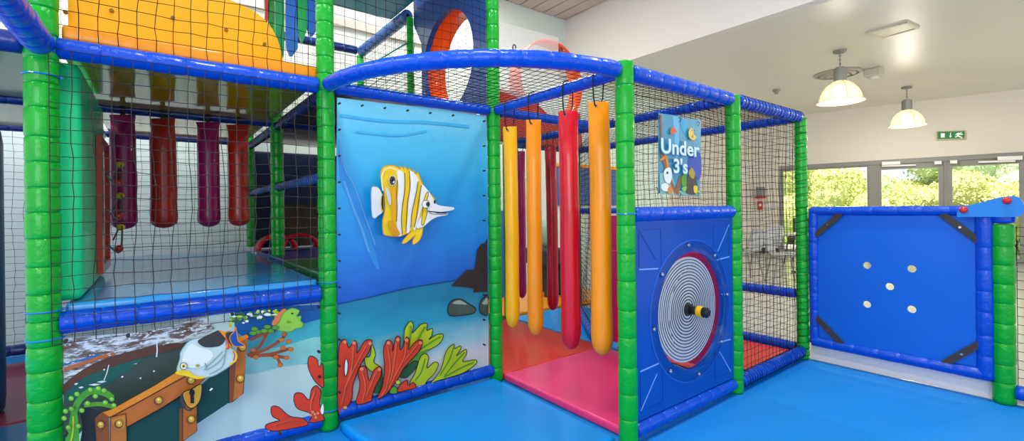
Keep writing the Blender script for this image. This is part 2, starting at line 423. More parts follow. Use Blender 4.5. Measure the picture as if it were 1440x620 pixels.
beam((0, Y2, 1.475), (XB, Y2, 1.475), 'net-wrapped blue middle rail slanting back above the deck', .034, mat('faded_blue_vinyl', '3b6fc0', .4, .3, .4, 40), seg=.05, lace=.05)
beam((0, Y1, T), (1.25, Y1-.02, T), 'big blue beam coming forward into the top left corner', .052)
beam((0, Y1, T), (0, -3.6, T), 'dark blue beam running out of the left edge under the corner beam', .046, NAVY)
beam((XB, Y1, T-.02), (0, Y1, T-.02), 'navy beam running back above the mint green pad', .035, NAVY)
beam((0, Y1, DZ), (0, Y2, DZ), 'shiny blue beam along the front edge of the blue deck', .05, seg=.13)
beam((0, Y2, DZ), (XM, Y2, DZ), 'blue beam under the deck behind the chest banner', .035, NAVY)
beam((0, Y1, RZ), (0, Y2, RZ), 'low blue rail under the treasure chest banner')
beam((0.0, Y2, RZ+.02), (0.0, 0, RZ+.02), 'low blue rail under the coral of the yellow fish banner', .043)
beam((X4, 0, RZ), (X4, Y5, RZ), 'low blue rail under the spinner panel', .04)
beam((X4, Y5, RZ), (X4, Y6, RZ), 'low net-wrapped blue rail beside the red mat', .045, seg=.05, lace=.035)
beam((X4, 0, PZ), (X4, Y5, PZ), 'blue rail along the top edge of the spinner panel', .042)
beam((0, Y6, RZ+.02), (X4, Y6, RZ+.02), 'low blue rail at the far side of the red mat', .04, lace=.06)
beam((0, Y6, .535), (X4, Y6, .535), 'blue mid-height rail behind the far right net', .04, lace=.06)
beam((XM, Y6, PZ), (.62, Y6, PZ), 'blue rail at chest height along the back net behind the rollers', .035)
beam((XB, Y6+.9, RZ), (XM, Y6+.02, RZ), 'low blue rail far back beyond the orange mat', .04)
beam((XM, 0, RZ+.02), (XM, 1.1, RZ+.02), 'low blue rail between the red and orange mats behind the fish banner post', .04)
beam((-.08, 1.16, .09), (XM, Y6-.05, .09), 'low slanting blue rail under the slanted net', .045)
beam((XB, -4.2, .14), (XB, Y1, .14), 'dark blue low rail against the wall at the far left', .045, NAVY)
beam((XB, -2.3, UZ+.05), (XB, 0, UZ+.05), 'short dark blue upper beam left of the slanting corner beam', .05, NAVY)
beam((XB, 0, UZ+.03), (XM, 0, UZ+.03), 'slanting blue upper beam between the back corner post and the slim post', .06, mat('mid_blue_vinyl', '1a55a8', .4, .3, .3, 20))
beam((X7, Y6+.02, .085), (X7+1.2, Y6+.02, .085), 'low blue rail right of the short gate post', .045)
beam((X7+.05, Y6+.02, 1.17), (X7+1.2, Y6+.02, 1.17), 'blue top rail right of the short gate post', .045)

# ------------------------------------------------------------------ nets
def net(o, u, v, W, H, label, cell=.055, cu=None, r=.0017, m=NET, name='safety_net', warp=.004, seed=1, inside=None):
    o = Vector(o); u = Vector(u).normalized(); v = Vector(v).normalized(); n = u.cross(v)
    rnd = random.Random(label); nu = max(2, round(W/(cu or cell))); nv = max(2, round(H/cell))
    ph = [rnd.uniform(0, 6.28) for _ in range(6)]
    def P(i, j):
        a, b = i/nu*W, j/nv*H; e = min(1, 4*min(i, nu-i)/nu)*min(1, 4*min(j, nv-j)/nv)
        q = .012*e
        jit = Vector((rnd.uniform(-1, 1), rnd.uniform(-1, 1)))*warp*(1 if 0 < i < nu and 0 < j < nv else .2)
        return o+u*(a+q*math.sin(b*7+ph[0])*.8+jit.x)+v*(b+q*math.sin(a*6+ph[1])*.7+jit.y)+n*(q*1.2*math.sin(a*4+b*3+ph[2]))
    G = [[P(i, j) for j in range(nv+1)] for i in range(nu+1)]
    ok = (lambda p: True) if inside is None else inside
    bm = bmesh.new()
    def strand(pts):
        run = []
        for p in pts+[None]:
            if p is not None and ok(p): run.append(p)
            else:
                if len(run) > 1: tube(bm, run, r, 4, False)
                run = []
    for i in range(nu+1): strand([G[i][j] for j in range(nv+1)])
    for j in range(nv+1): strand([G[i][j] for i in range(nu+1)])
    for i in range(nu+1):           # knots
        for j in range(nv+1):
            p = G[i][j]
            if not ok(p): continue
            s = r*1.9
            q = [bm.verts.new(p+d*s) for d in (u, v, -u, -v)]; t = [bm.verts.new(p+n*s), bm.verts.new(p-n*s)]
            for a in range(4):
                for b in t: bm.faces.new((q[a], q[(a+1) % 4], b))
    ob = obj(name, bm, m, norm=False); centre(ob)
    tag(ob, label, 'net', 'knotted play frame nets'); return ob
Zv = (0, 0, 1)
net((.058, Y1+.03, .72), (0, 1, 0), Zv, 1.11, 1.26, 'knotted net in front of the four hanging bags and blue deck', .0575, .068, .0017, NETL)
net((0.01, Y1+.05, T+.04), (0, 1, 0), Zv, 1.1, 1.2, 'knotted net in front of the yellow arch at the top left', .062, .07, .0017)
net((0, Y2+.05, T+.04), (0, 1, 0), Zv, 1.1, 1.2, 'upper knotted net above the yellow fish banner', .058, .065, .0014)
net((X4, .05, PZ+.03), (0, 1, 0), Zv, 1.05, .73, 'knotted net behind the small under 3s banner', .052, .056, .0016)
net((X4, Y5+.05, .1), (0, 1, 0), Zv, 1.03, 1.86, 'tall knotted net between the two right cage posts', .052, .056, .0016)
net((XM, Y6, .1), (1, 0, 0), Zv, 2.55, 1.86, 'back net of the toddler cage behind the rear rollers', .055, None, .0016)
net((.02, .02, T), (1, 0, 0), (0, 1, 0), X4-.04, Y6-.04, 'roof net over the spinner and banner side of the toddler cage', .055, None, .0017)
net((XM, .02, T), (1, 0, 0), (0, 1, 0), -XM-.04, Y6-.04, 'roof net behind the fish banner post in front of the red hoop base', .055, None, .0017)
net((0.02, -1.2, T+.005), (1, 0, 0), (0, 1, 0), 1.19, 1.19, 'quarter round roof net under the curved blue beam', .055, None, .0017, inside=lambda p: math.hypot(p.x, p.y) < 1.19)
dv = Vector((XM+.08, Y6-1.16-.05, 0)); net((-.08, 1.16, .12), dv, Zv, dv.length, 1.84, 'slanted net strip right of the red front roller', .05, None, .0022)
net((XB, -4.2, .15), (0, 1, 0), Zv, 3.0, 1.83, 'wide net along the pale wall behind the deck', .06, .07, .0014)
net((XB, -4.2, T+.04), (0, 1, 0), Zv, 4.2, 1.1, 'upper net along the back wall behind the yellow arch', .06, None, .0014)
net((XB+.05, 0, T+.04), (1, 0, 0), Zv, -XB+XM-.1, 1.08, 'upper net left of the orange hoop below the slanting beam', .05, None, .0015)
net((X7+.06, Y6+.02, .12), (1, 0, 0), Zv, 1.1, 1.0, 'net right of the short gate post', .055, None, .0017)

# ------------------------------------------------------------------ mats and decks
def matbox(name, x0, x1, y0, y1, z0, z1, m, label, cat='mat', group=None, bev=.015):
    bm = nbox(x0, x1, y0, y1, z0, z1, bev, 3); o = obj(name, bm, m, smooth=False)
    for p in o.data.polygons: p.use_smooth = p.area < .05
    centre(o); return tag(o, label, cat, group)
matbox('floor_mat', .035, X4-.06, .04, Y5-.02, 0, .052, MATPINK, 'glossy pink floor mat under the front hanging rollers')
matbox('floor_mat', XM+.06, .03, .05, Y5-.0, 0, .05, MATRED, 'red floor mat behind the fish banner post and beside the pink mat')
matbox('floor_mat', XM+.04, X4-.07, Y5+.02, Y6-.06, 0, .05, MATBLUE, 'blue floor mat behind the red mat at the rear rollers')
matbox('floor_mat', .15, X4-.06, Y5+.03, Y6-.06, .05, .07, MATRED, 'red floor mat behind the net-wrapped rail on the far right')
matbox('floor_mat', XB+.05, XM-.05, .05, Y6+.8, 0, .06, MATORANGE, 'yellow orange floor mat at the back behind the hanging rollers')
matbox('floor_mat', XB+.06, XM+.25, -4.2, -2.45, 0, .05, MATMAROON, 'maroon floor mat at the far left behind the dark column')
matbox('floor_mat', XM+.27, -.1, -4.2, -2.45, 0, .05, mat('slate_blue_mat', '0f5f94', .4, .2, .1, 5), 'slate blue floor mat in the bottom left corner')
# quarter round step mat
pts = [(.06, -.06)]+[(.06+(X4-.1)*math.sin(a), -.06-(1.2-.1)*math.cos(a)) for a in [i/28*PI/2 for i in range(29)]]
pts = [(x, y, 0) for x, y in pts]
bm = bmesh.new(); prism(bm, pts, (0, 0, .055))
bmesh.ops.recalc_face_normals(bm, faces=bm.faces)
es = [e for e in bm.edges if all(v.co.z > .03 for v in e.verts) and len(e.link_faces) == 2 and any(abs(f.normal.z) < .5 for f in e.link_faces)]
bmesh.ops.bevel(bm, geom=es, offset=.022, segments=4, profile=.5, affect='EDGES')
so = obj('step_mat', bm, MATBLUE); centre(so); tag(so, 'bright blue quarter round step mat in front of the coral', 'mat')
for p in so.data.polygons: p.use_smooth = p.area < .02
# deck
matbox('deck_mat', XB+.06, -.03, Y1+.06, Y2-.05, .80, .875, MATDECK, 'pale blue padded deck mat under the four hanging bags', 'mat')
matbox('deck_board', XB+.05, -.05, Y1+.05, Y2-.05, .775, .80, mat('deck_board_edge', '9a7a50', .6), 'thin brown board edge under the pale blue deck mat', 'board', bev=.003)
matbox('deck_mat', XM-.02, -.06, Y2+.04, -.06, .80, .875, MATGREEN, 'dark green deck mat behind the post right of the blue deck', 'mat')
matbox('deck_mat', XB+.05, XM-.03, Y2+.04, -.06, .80, .87, mat('violet_blue_mat', '2a4aa8', .4, .3), 'violet blue deck mat at the back corner by the red slide', 'mat')
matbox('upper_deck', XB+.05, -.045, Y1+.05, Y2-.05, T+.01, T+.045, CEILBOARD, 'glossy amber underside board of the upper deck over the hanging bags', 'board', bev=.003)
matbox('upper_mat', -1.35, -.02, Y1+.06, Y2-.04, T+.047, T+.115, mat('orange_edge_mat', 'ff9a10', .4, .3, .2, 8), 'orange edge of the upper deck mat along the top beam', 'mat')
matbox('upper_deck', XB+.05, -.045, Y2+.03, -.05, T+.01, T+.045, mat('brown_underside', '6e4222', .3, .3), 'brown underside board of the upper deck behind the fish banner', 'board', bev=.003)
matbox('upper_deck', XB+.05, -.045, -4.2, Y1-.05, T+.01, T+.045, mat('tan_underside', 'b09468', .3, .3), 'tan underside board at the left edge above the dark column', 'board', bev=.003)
# third level underside
matbox('roof_pad', -1.7, -.1, -1.6, -.06, UZ+.05, UZ+.12, mat('teal_pad', '1386b4', .4, .3, .1, 6), 'teal underside pad of the top level above the fish banner', 'pad')
b3 = beam((XM, 0, UZ+.16), (XM, -1.2, UZ+.16), 'dark blue top level beam at the top edge over the teal pad', .06, NAVY)

# mint pad with red bead frame
bm = nbox(-1.25, -.085, Y1-.0, Y1+.115, .88, 1.965, .03, 4)
mp = obj('side_pad', bm, MINT); centre(mp); tag(mp, 'tall mint green soft pad beside the leftmost green post', 'pad')
for p in mp.data.polygons: p.use_smooth = p.area < .05
r = thing('bead_frame', (-1.2, Y1+.13, .9), 'slim red bead frame fixed to the side of the mint pad', 'toy')
bm = bmesh.new(); xa, xb, yy = -1.24, -.7, Y1+.118
prism(bm, [(xa, yy, .93), (xb, yy, .93), (xb, yy, 1.72), (xa, yy, 1.72)], (0, .025, 0), 0, [[(xa+.05, yy, .98), (xb-.05, yy, .98), (xb-.05, yy, 1.67), (xa+.05, yy, 1.67)]])
obj('red_frame', bm, RPLAS, r)
for k, zz in enumerate((1.1, 1.3, 1.5)):
    b = bmesh.new(); tube(b, smooth_line([(xa+.03, yy+.04, zz), ((xa+xb)/2-.1, yy+.09, zz+.1), ((xa+xb)/2+.1, yy+.09, zz-.06), (xb-.03, yy+.04, zz)]), .005, 8); obj('wire', b, METAL, r)
    for q, (c, dx) in enumerate(((BLUE, -.18), (YPLAS, -.1), (RPLAS, .08))):
        b = bmesh.new(); bmesh.ops.create_uvsphere(b, u_segments=16, v_segments=10, radius=.022)
        b.transform(Matrix.Translation(((xa+xb)/2+dx, yy+.085, zz+(.085 if dx < 0 else -.04)))); obj('bead', b, c, r, smooth=True)

# dark column far left
bm = bmesh.new()
prof = [(0.02, 0), (.15, 0.0), (.165, .02), (.17, .1), (.17, 1.66), (.16, 1.74), (.12, 1.79), (.02, 1.8)]
cx, cy = -1.42, -2.92
for i, (rr, z) in enumerate(prof): pass
tube(bm, [(cx, cy, .05+z+.001*i) for i, (rr, z) in enumerate(prof)], [p[0] for p in prof], 32)
o = obj('padded_column', bm, TEALDK, smooth=True); centre(o); tag(o, 'tall dark teal padded column cut by the left edge', 'column')

# ------------------------------------------------------------------ hanging rollers and bags
def roller(name, x, y, ztop, zbot, w, m, label, group, beamz, seed, flare=1.0, loops=2, along='x', lean=0, flat=.25):
    rnd = random.Random(seed); root = thing(name, (x, y, zbot), label, 'hanging roller', group)
    bm = bmesh.new(); H = ztop-zbot; n = 28; rings = []; ca, sa = math.cos(.92+rnd.uniform(-.12, .12)), math.sin(.92)
    for t in [0, .006, .03, .07, .12, .2, .3, .42, .55, .68, .8, .88, .93, .96, .98, .993, 1]:
        z = ztop-t*H; rr = w/2
        a = rr*(flare if t < .01 else 1+(flare-1)*max(0, 1-t/.1)); b = rr*min(1, flat*.5+t*6*(1-flat*.5)) if t < .2 else rr
        if t > .85: a *= 1.04; b *= 1.04
        if t > .93:
            q = (t-.93)/.07; s = math.sqrt(max(.0, 1-q*q)); s = max(.08, s); a *= s; b *= s
        dx = lean*math.sin(t*PI*.8)*.5+rnd.uniform(-.001, .001)
        ring = []
        for k in range(n):
            c, s_ = math.cos(2*PI*k/n), math.sin(2*PI*k/n); j = 1+rnd.uniform(-.012, .012)
            e1, e2 = a*c*j+dx, b*s_*j; p = (e1*ca-e2*sa, e1*sa+e2*ca)
            ring.append(bm.verts.new((x+p[0], y+p[1], z)))
        rings.append(ring)
    for a, b in zip(rings, rings[1:]):
        for k in range(n): bm.faces.new((a[k], a[(k+1) % n], b[(k+1) % n], b[k]))
    bm.faces.new(rings[0]); bm.faces.new(rings[-1])
    obj('padded_sleeve', bm, m, root, smooth=True)
    for s in (0,):
        b = bmesh.new(); o1 = (0, 0)
        if loops == 2:
            tube(b, [(x, y-.012, ztop-.035), (x, y-.03, ztop-.02), (x, y-.04, ztop+.02), (x, y-.046, beamz+.0), (x, y-.034, beamz+.033), (x, y, beamz+.048), (x, y+.034, beamz+.033), (x, y+.046, beamz), (x, y+.035, ztop+.02), (x, y+.012, ztop-.01)], .004, 8)
            obj('cord_loop', b, WIRE, root)
            g = bmesh.new(); tube(g, [(x+o1[0], y-.024, ztop-.028), (x+o1[0], y-.017, ztop-.028)], .009, 12); obj('eyelet', g, METAL, root)
        else:
            box(b, x-.006, x+.006, y-.014, y+.014, ztop-.03, beamz, .003); obj('strap', b, WIRE, root)
    return root
fr = 'rollers tied to the front roof beam'
roller('hanging_roller', .2, 0, 1.855, .43, .094, YEL, 'yellow hanging roller, leftmost of the front row', fr, T, 1, lean=.01)
roller('hanging_roller', .46, 0, 1.862, .43, .106, ORA, 'orange hanging roller between the yellow and the red front rollers', fr, T, 2, lean=-.008)
roller('hanging_roller', .785, 0, 1.862, .415, .115, REDV, 'bright red hanging roller in the middle of the front row', fr, T, 3, lean=.004)
roller('hanging_roller', 1.03, 0, 1.872, .44, .116, ORA, 'orange hanging roller next to the thick green post', fr, T, 4, lean=.012)
rr_ = 'rollers tied to the rear roof beam'
roller('hanging_roller', -1.33, Y5, 1.90, .32, .1, ORA, 'dull orange hanging roller peeping out left behind the yellow one', rr_, T, 5)
roller('hanging_roller', -1.12, Y5, 1.895, .30, .1, PURP, 'purple hanging roller behind the yellow and orange ones', rr_, T, 6)
roller('hanging_roller', -.64, Y5, 1.905, .25, .11, mat('deep_red_vinyl', 'b00c20', .3, .4, .2, 9), 'dark red hanging roller behind the bright red one', rr_, T, 7, lean=.02)
bgp = 'dark bags hanging over the blue deck'
for k, (yy, m, lab) in enumerate(((-2.17, PURP, 'purple hanging bag closest to the mint pad'), (-1.95, ORRED, 'dark red hanging bag, second from the mint pad'),
                                 (-1.68, PURP, 'purple hanging bag between two red bags'), (-1.485, ORRED, 'dark red hanging bag closest to the green deck post'))):
    roller('hanging_bag', -1.33, yy, 1.95, 1.165, .15, m, lab, bgp, T+.012, 20+k, flare=1.2, loops=1, along='y', flat=.2)

# ------------------------------------------------------------------ yellow arch and upper level
def thick(name, pxs, plane, val, th, m, parent=None, smooth=True, k=4, holes=()):
    P = smooth_loop(pxs, k) if smooth else pxs
    pts = [at(x, y, plane, val) for x, y in P]
    off = {'x': (-th, 0, 0), 'y': (0, th, 0)}[plane]
    return obj(name, prism(bmesh.new(), pts, off, 0, holes), m, parent)
r = thing('arch_panel', (-.14, -1.9, T+.115), 'big yellow arched panel behind the net at the top left', 'panel')
vv = lambda y, z: (-.14, y, z)
curve = [at(px, py, 'x', -.14) for px, py in ((402, 100), (398, 84), (388, 50), (366, 22), (324, 0), (270, -20), (190, -36), (100, -44))]
out = [Vector(c) for c in smooth_line([tuple(c) for c in curve], 6)]
zb = T+.118
out = [Vector((-.14, p.y, max(p.z, zb))) for p in out]
out = out+[Vector((-.14, Y1+.07, out[-1].z)), Vector((-.14, Y1+.07, zb))]
obj('board', prism(bmesh.new(), out, (-.1, 0, 0)), YBOARD, r)
for px, py in ((92, 17), (157, 15), (243, 25), (318, 42), (372, 62)):
    p = at(px, py, 'x', -.135); b = bmesh.new(); cyl(b, p-Vector((.01, 0, 0)), p+Vector((.006, 0, 0)), .009, 12); obj('bolt', b, mat('brass_bolt', '8a6a28', .4, metal=.6), r)
# hanging leaf-like strips
gp = 'fabric strips hanging behind the yellow arch'
for k, (x0, x1, yb, tip, m, lab) in enumerate((
    (372, 377, 30, 0, 'a03030', 'thin dark red strip hanging right of the arch top'),
    (377, 385, 40, 0, '0f7a34', 'narrow dark green strip beside the dark red one'),
    (387, 400, 97, 1, '0d8a50', 'long pointed green strip touching the yellow arch edge'),
    (402, 418, 78, 0, '1a66c0', 'round-ended blue strip between two green strips'),
    (417, 432, 62, 1, '12a050', 'short pointed green strip between two blue strips'),
    (431, 446, 50, 0, '2468c4', 'short blue strip next to the tall green post'))):
    x = (x0+x1)/2; hw = (x1-x0)/2
    if tip: o2 = [(x0, -60), (x1, -60), (x1, yb-30), (x1-1, yb-18), (x+.5, yb), (x0+2, yb-20), (x0+.5, yb-32)]
    else: o2 = [(x0, -60), (x1, -60), (x1+1, yb-30), (x1+1, yb-10), (x+2, yb), (x-2, yb), (x0+1, yb-12), (x0, yb-30)]
    o = thick('fabric_strip', o2, 'x', -.75, .03, mat('strip_'+m, m, .4, .2, .2, 10), smooth=False); centre(o)
    tag(o, lab, 'strip', gp)
# blue panel with orange hoop (plane y=0)
r = thing('tunnel_panel', (-.7, .0, T+.1), 'dark blue panel with a round hole edged by an orange hoop', 'panel')
hc, hr = Vector((-.73, .02, 2.56)), .44
out = [(-1.36, .02, 3.4), (-.06, .02, 3.4), (-.06, .02, 2.06), (-.9, .02, 2.06), (-1.2, .02, 2.3), (-1.2, .02, 2.85), (-1.36, .02, 3.08)]
obj('board', prism(bmesh.new(), out, (0, .05, 0), 0, [circle(hc, hr-.004, (1, 0, 0), (0, 0, 1), 64)]), mat('dusk_blue_board', '274a92', .35, .3, .05, 5), r)
b = bmesh.new(); n = 64
ri = [[b.verts.new(hc+Vector((math.cos(2*PI*i/n)*q, yy, math.sin(2*PI*i/n)*q))) for i in range(n)] for q, yy in ((hr, .052), (hr, .24), (hr+.02, .24), (hr+.02, .052))]
for a in range(4):
    for i in range(n): b.faces.new((ri[a][i], ri[a][(i+1) % n], ri[(a+1) % 4][(i+1) % n], ri[(a+1) % 4][i]))
obj('hoop', b, OBOARD, r, smooth=True)
b = beam((XM-.0, -.0, 3.5), (-.05, 0, 3.5), 'dark blue beam crossing the top of the orange hoop panel', .1, NAVY)
# clear sheet and orange hoop on the second level
r = thing('climbing_hoop', (XM, 1.6, 2.3), 'red orange hoop on a red base above the roof net', 'hoop')
hc, hr = Vector((XM-.03, 1.92, 2.84)), .5
def band(a0, a1, m, nm):
    b = bmesh.new(); n = 40; rs = []
    for q, xx in ((hr, .0), (hr, -.22), (hr+.02, -.22), (hr+.02, 0)):
        rs.append([b.verts.new(hc+Vector((xx, math.cos(a0+(a1-a0)*i/n)*q, math.sin(a0+(a1-a0)*i/n)*q))) for i in range(n+1)])
    for a in range(4):
        for i in range(n): b.faces.new((rs[a][i], rs[a][i+1], rs[(a+1) % 4][i+1], rs[(a+1) % 4][i]))
    for e in (0, n): b.faces.new([rs[a][e] for a in range(4)])
    return obj(nm, b, m, r, smooth=True)
band(-PI*.35, PI*1.25, OBOARD, 'hoop_band')
bm = bmesh.new(); prism(bm, [(XM+.0, .85, 2.035), (XM, 2.4, 2.035), (XM, 2.36, 2.5), (XM, 2.15, 2.42), (XM, 1.8, 2.42), (XM, 1.5, 2.6), (XM, .85, 2.64)], (-.06, 0, 0)); obj('base_board', bm, mat('red_board', 'cc2c1c', .35, .3), r)
for a in (.2, .5, .8, 1.1):
    p = hc+Vector((-.03, math.cos(a)*(hr-.004), math.sin(a)*(hr-.004))); b = bmesh.new(); bmesh.ops.create_uvsphere(b, u_segments=10, v_segments=6, radius=.012); b.transform(Matrix.Translation(p)); obj('rivet', b, METAL, r)
FROST = mat('frosted_sheet', 'f4f4f2', .35, 0, trans=.0, alpha=.28)
p = [at(a, c, 'x', XM+.01) for a, c in ((694, 27), (785, 53))]; p[0].x = p[1].x = XM+.01
bm = bmesh.new(); prism(bm, [(XM+.01, p[0].y, 2.6), (XM+.01, p[1].y, 2.48), tuple(p[1]), tuple(p[0])], (-.008, 0, 0))
o = obj('clear_sheet', bm, FROST); centre(o); tag(o, 'frosted clear sheet standing in front of the left half of the red orange hoop', 'sheet')
for k, px in enumerate((728, 786)):
    def ppx(a): d = Vector(a)-CAM; return 720+F_PX*d.dot(RT)/d.dot(FW)
    p = Vector(min(arc, key=lambda a: abs(ppx(a)-px)))+Vector((0, 0, .048)); b = bmesh.new()
    p = Vector((p.x, p.y, p.z)); tube(b, smooth_line([tuple(p+Vector((0, dy, dz))) for dy, dz in ((0, -.012), (0, .01), (.008, .02), (.018, .014), (.016, .004))]), .003, 8)
    o = obj('cord_hook', b, WIRE); centre(o); tag(o, ('small black cord tail standing up on the curved beam %s' % ('at the middle of the hoop', )) if k else 'small black cord tail standing up on the curved beam right of the fish banner post', 'cord')
# slanted cord left of the slim post
b = bmesh.new(); tube(b, [at(528, 87, 'y', -.05), at(573, 60, 'y', -.05)], .008, 8); o = obj('slanted_cord', b, mat('teal_cord', '1a8aa0', .5)); centre(o); tag(o, 'thin teal cord slanting up to the slim green post', 'cord')
# pads and slide seen behind the deck
matbox('wall_pad', XB-.1, XB-.04, Y2+.05, -.1, .88, 1.93, mat('dark_navy_pad', '1b2c4c', .5), 'dark navy wall pad behind the net-wrapped middle rail', 'pad')
bm = bmesh.new(); box(bm, XB-.03, XB-.0, -1.0, -.1, .88, 1.35, .01)
o = obj('rock_panel', bm, mat('brown_rock_print', '4a3a2c', .7, 0, .8, 14, var=.5, vscale=14)); centre(o); tag(o, 'brown rock-patterned panel low behind the green deck post', 'panel')
for k, (yy, lab) in enumerate(((-1.02, 'red curved slide edge left of the green deck post'), (-.8, 'red curved slide edge right of the green deck post'))):
    bm = bmesh.new(); c = Vector((-2.35, yy, .88)); n = 24; rs = []
    for q, xx in ((.16, 0), (.16, -.2), (.13, -.2), (.13, 0)):
        rs.append([bm.verts.new(c+Vector((xx, math.cos(PI*i/n)*q*1.2, math.sin(PI*i/n)*q))) for i in range(n+1)])
    for a in range(4):
        for i in range(n): bm.faces.new((rs[a][i], rs[a][i+1], rs[(a+1) % 4][i+1], rs[(a+1) % 4][i]))
    for e in (0, n): bm.faces.new([rs[a][e] for a in range(4)])
    o = obj('slide_edge', bm, REDV, smooth=True); centre(o); tag(o, lab, 'slide')

# ------------------------------------------------------------------ printed banners
class Art:
    def __init__(s, plane, val, step=.0009, sgn=1):
        s.bm = bmesh.new(); s.pl = plane; s.val = val; s.step = step; s.n = 0; s.mats = []; s.sgn = sgn
    def mi(s, m):
        if m not in s.mats: s.mats.append(m)
        return s.mats.index(m)
    def P(s, x, y): return at(x, y, s.pl, s.val+s.sgn*s.step*s.n)
    def poly(s, m, pts, smooth=True, k=4, outline=None, ow=1.0, tf=None):
        if tf: pts = [tf(*p) for p in pts]
        if smooth: pts = smooth_loop(pts, k)
        s.n += 1; P = [s.P(*p) for p in pts]; vs = [s.bm.verts.new(p) for p in P]; mi = s.mi(m)
        for t in tessellate_polygon([P]):
            try: f = s.bm.faces.new([vs[i] for i in t]); f.material_index = mi
            except ValueError: pass
        if outline: s.line(outline, pts+[pts[0]], ow, False)
    def line(s, m, pts, wd=1.0, smooth=True, tf=None, n=True):
        if tf: pts = [tf(*p) for p in pts]
        if smooth: pts = smooth_line(pts, 5)
        s.n += 1; mi = s.mi(m); prev = None
        for i, p in enumerate(pts):
            a = pts[max(i-1, 0)]; b = pts[min(i+1, len(pts)-1)]
            d = Vector((b[0]-a[0], b[1]-a[1])); 
            if d.length < 1e-6: continue
            d.normalize(); q = (s.bm.verts.new(s.P(p[0]-d.y*wd/2, p[1]+d.x*wd/2)), s.bm.verts.new(s.P(p[0]+d.y*wd/2, p[1]-d.x*wd/2)))
            if prev:
                f = s.bm.faces.new((prev[0], prev[1], q[1], q[0])); f.material_index = mi
            prev = q
    def dot(s, m, x, y, rx, ry=None, tf=None, outline=None, ow=1):
        if tf: x, y = tf(x, y)
        ry = ry or rx; s.poly(m, [(x+rx*math.cos(a*PI/6), y+ry*math.sin(a*PI/6)) for a in range(12)], False, outline=outline, ow=ow)
def ink(name, col, rough=.45): return mat('ink_'+name, col, rough, .08, .1, 5, var=(.22 if any(w in name for w in ('coral', 'chest', 'weed', 'wood', 'rock', 'shade', 'amber', 'deep', 'lagoon')) else 0), vscale=9)
K = ink('black', '1d1512'); W_ = ink('white', 'eef0ec'); YF = ink('fish_yellow', 'f8d018'); YD = ink('fish_amber', 'e09a10'); GR = ink('fish_grey', 'c9cfd4')
RL2 = ink('coral_glow', 'ee6038'); RC = ink('coral_red', 'd83c18'); RL = ink('coral_light', 'f08a5c'); RD = ink('coral_shadow', 'a03c1c'); LG = ink('weed_lime', 'b6cc1c'); LD = ink('weed_green', '5c9c20'); DG = ink('weed_dark', '2c5c30')
TE = ink('chest_teal', '14443e'); BRN = ink('chest_orange', 'c06a22'); BRD = ink('chest_brown', '8a4a1c'); GOLD = ink('gold', 'd6a528'); GOLDL = ink('gold_light', 'f8dc80')
RK = ink('rock', '46584e'); RKL = ink('rock_light', '9cab98'); CAVE = ink('cave_rock', '33302e'); DKS = ink('dark_sea', '24584c'); OR = ink('orange_ink', 'e88a1c')
# --- yellow fish banner
SEA = ramp_mat('print_sea', 'z', [(.5, '0a3fa6'), (.82, '0a50b8'), (1.15, '0a84d6'), (1.55, '16a4dc'), (1.8, '48bde2'), (2.0, '74cfe8')], noise=.1, nscale=2, nstretch=(1, 1.5, 2))
SAND = ramp_mat('print_sand', 'z', [(.08, 'c2d0cc'), (.34, 'd3d9d8'), (.47, '8fcbd2'), (.6, '2c9fb8'), (.78, '127f9e')], noise=.08, nscale=2.5, nstretch=(1, 1, 3))
A = Art('x', .004)
bt = [(474, 137), (540, 145), (610, 152), (684, 163)]; br_ = [(686, 240), (687, 380), (687, 520)]; bb = [(600, 552), (476, 590)]
A.poly(SEA, bt+br_+bb+[(474, 400), (473, 260)], False)
A.poly(SAND, [(474.5, 428), (520, 419), (570, 407), (620, 397), (660, 392), (687, 386), (687, 519), (600, 551), (476, 589)], False)
LRAY = ink('light_ray', '5aa8e0')
A.poly(ink('light_ray_soft', '2f92d8'), [(476, 195), (484, 230), (500, 280), (520, 330), (533, 375), (526, 372), (508, 330), (490, 280), (478, 250)])
A.line(LRAY, [(484, 255), (496, 290), (510, 325), (519, 355)], 3)
A.line(LRAY, [(476, 200), (484, 235), (498, 262), (512, 300), (528, 345)], 2)
A.line(ink('sea_wave', '3cb2e0'), [(478, 162), (540, 170), (600, 172), (660, 178)], 4)
A.line(ink('sea_wave', '3cb2e0'), [(500, 185), (560, 190), (600, 184)], 3)
A.line(ink('horizon', '0b4c74'), [(474.5, 428), (520, 418), (570, 406), (630, 396), (665, 391)], 1.5)
g = lambda x, y: (620+x/5.163, 330+y/5.163)
A.poly(CAVE, [(75, 372), (120, 320), (190, 255), (245, 250), (262, 110), (290, 70), (320, 60), (338, 20), (340, 415), (235, 418), (240, 390), (170, 380)], False, tf=g)
A.poly(RK, [(50, 560), (60, 500), (100, 470), (150, 470), (200, 500), (252, 535), (235, 570), (150, 585), (75, 588)], outline=K, ow=1.2, tf=g)
A.poly(RKL, [(85, 500), (110, 480), (145, 478), (190, 505), (150, 505)], tf=g)
A.poly(RK, [(280, 545), (290, 480), (320, 450), (340, 440), (340, 575), (300, 575)], outline=K, ow=1.2, tf=g)
A.poly(RKL, [(300, 500), (325, 465), (338, 460), (338, 505)], tf=g)
g = lambda x, y: (470+x/3.874, 440+y/3.875)
A.poly(LG, [(165, 245), (195, 235), (205, 170), (225, 225), (215, 268), (258, 300), (250, 345), (180, 300)], outline=K, tf=g)
A.poly(LG, [(380, 130), (388, 80), (415, 45), (432, 70), (425, 110), (470, 65), (505, 58), (505, 95), (535, 85), (530, 125), (515, 145), (560, 118), (595, 120), (575, 165), (520, 200), (450, 245), (420, 290), (380, 250)], outline=K, tf=g)
A.poly(LD, [(400, 270), (450, 225), (520, 195), (470, 250), (430, 300), (390, 310)], tf=g)
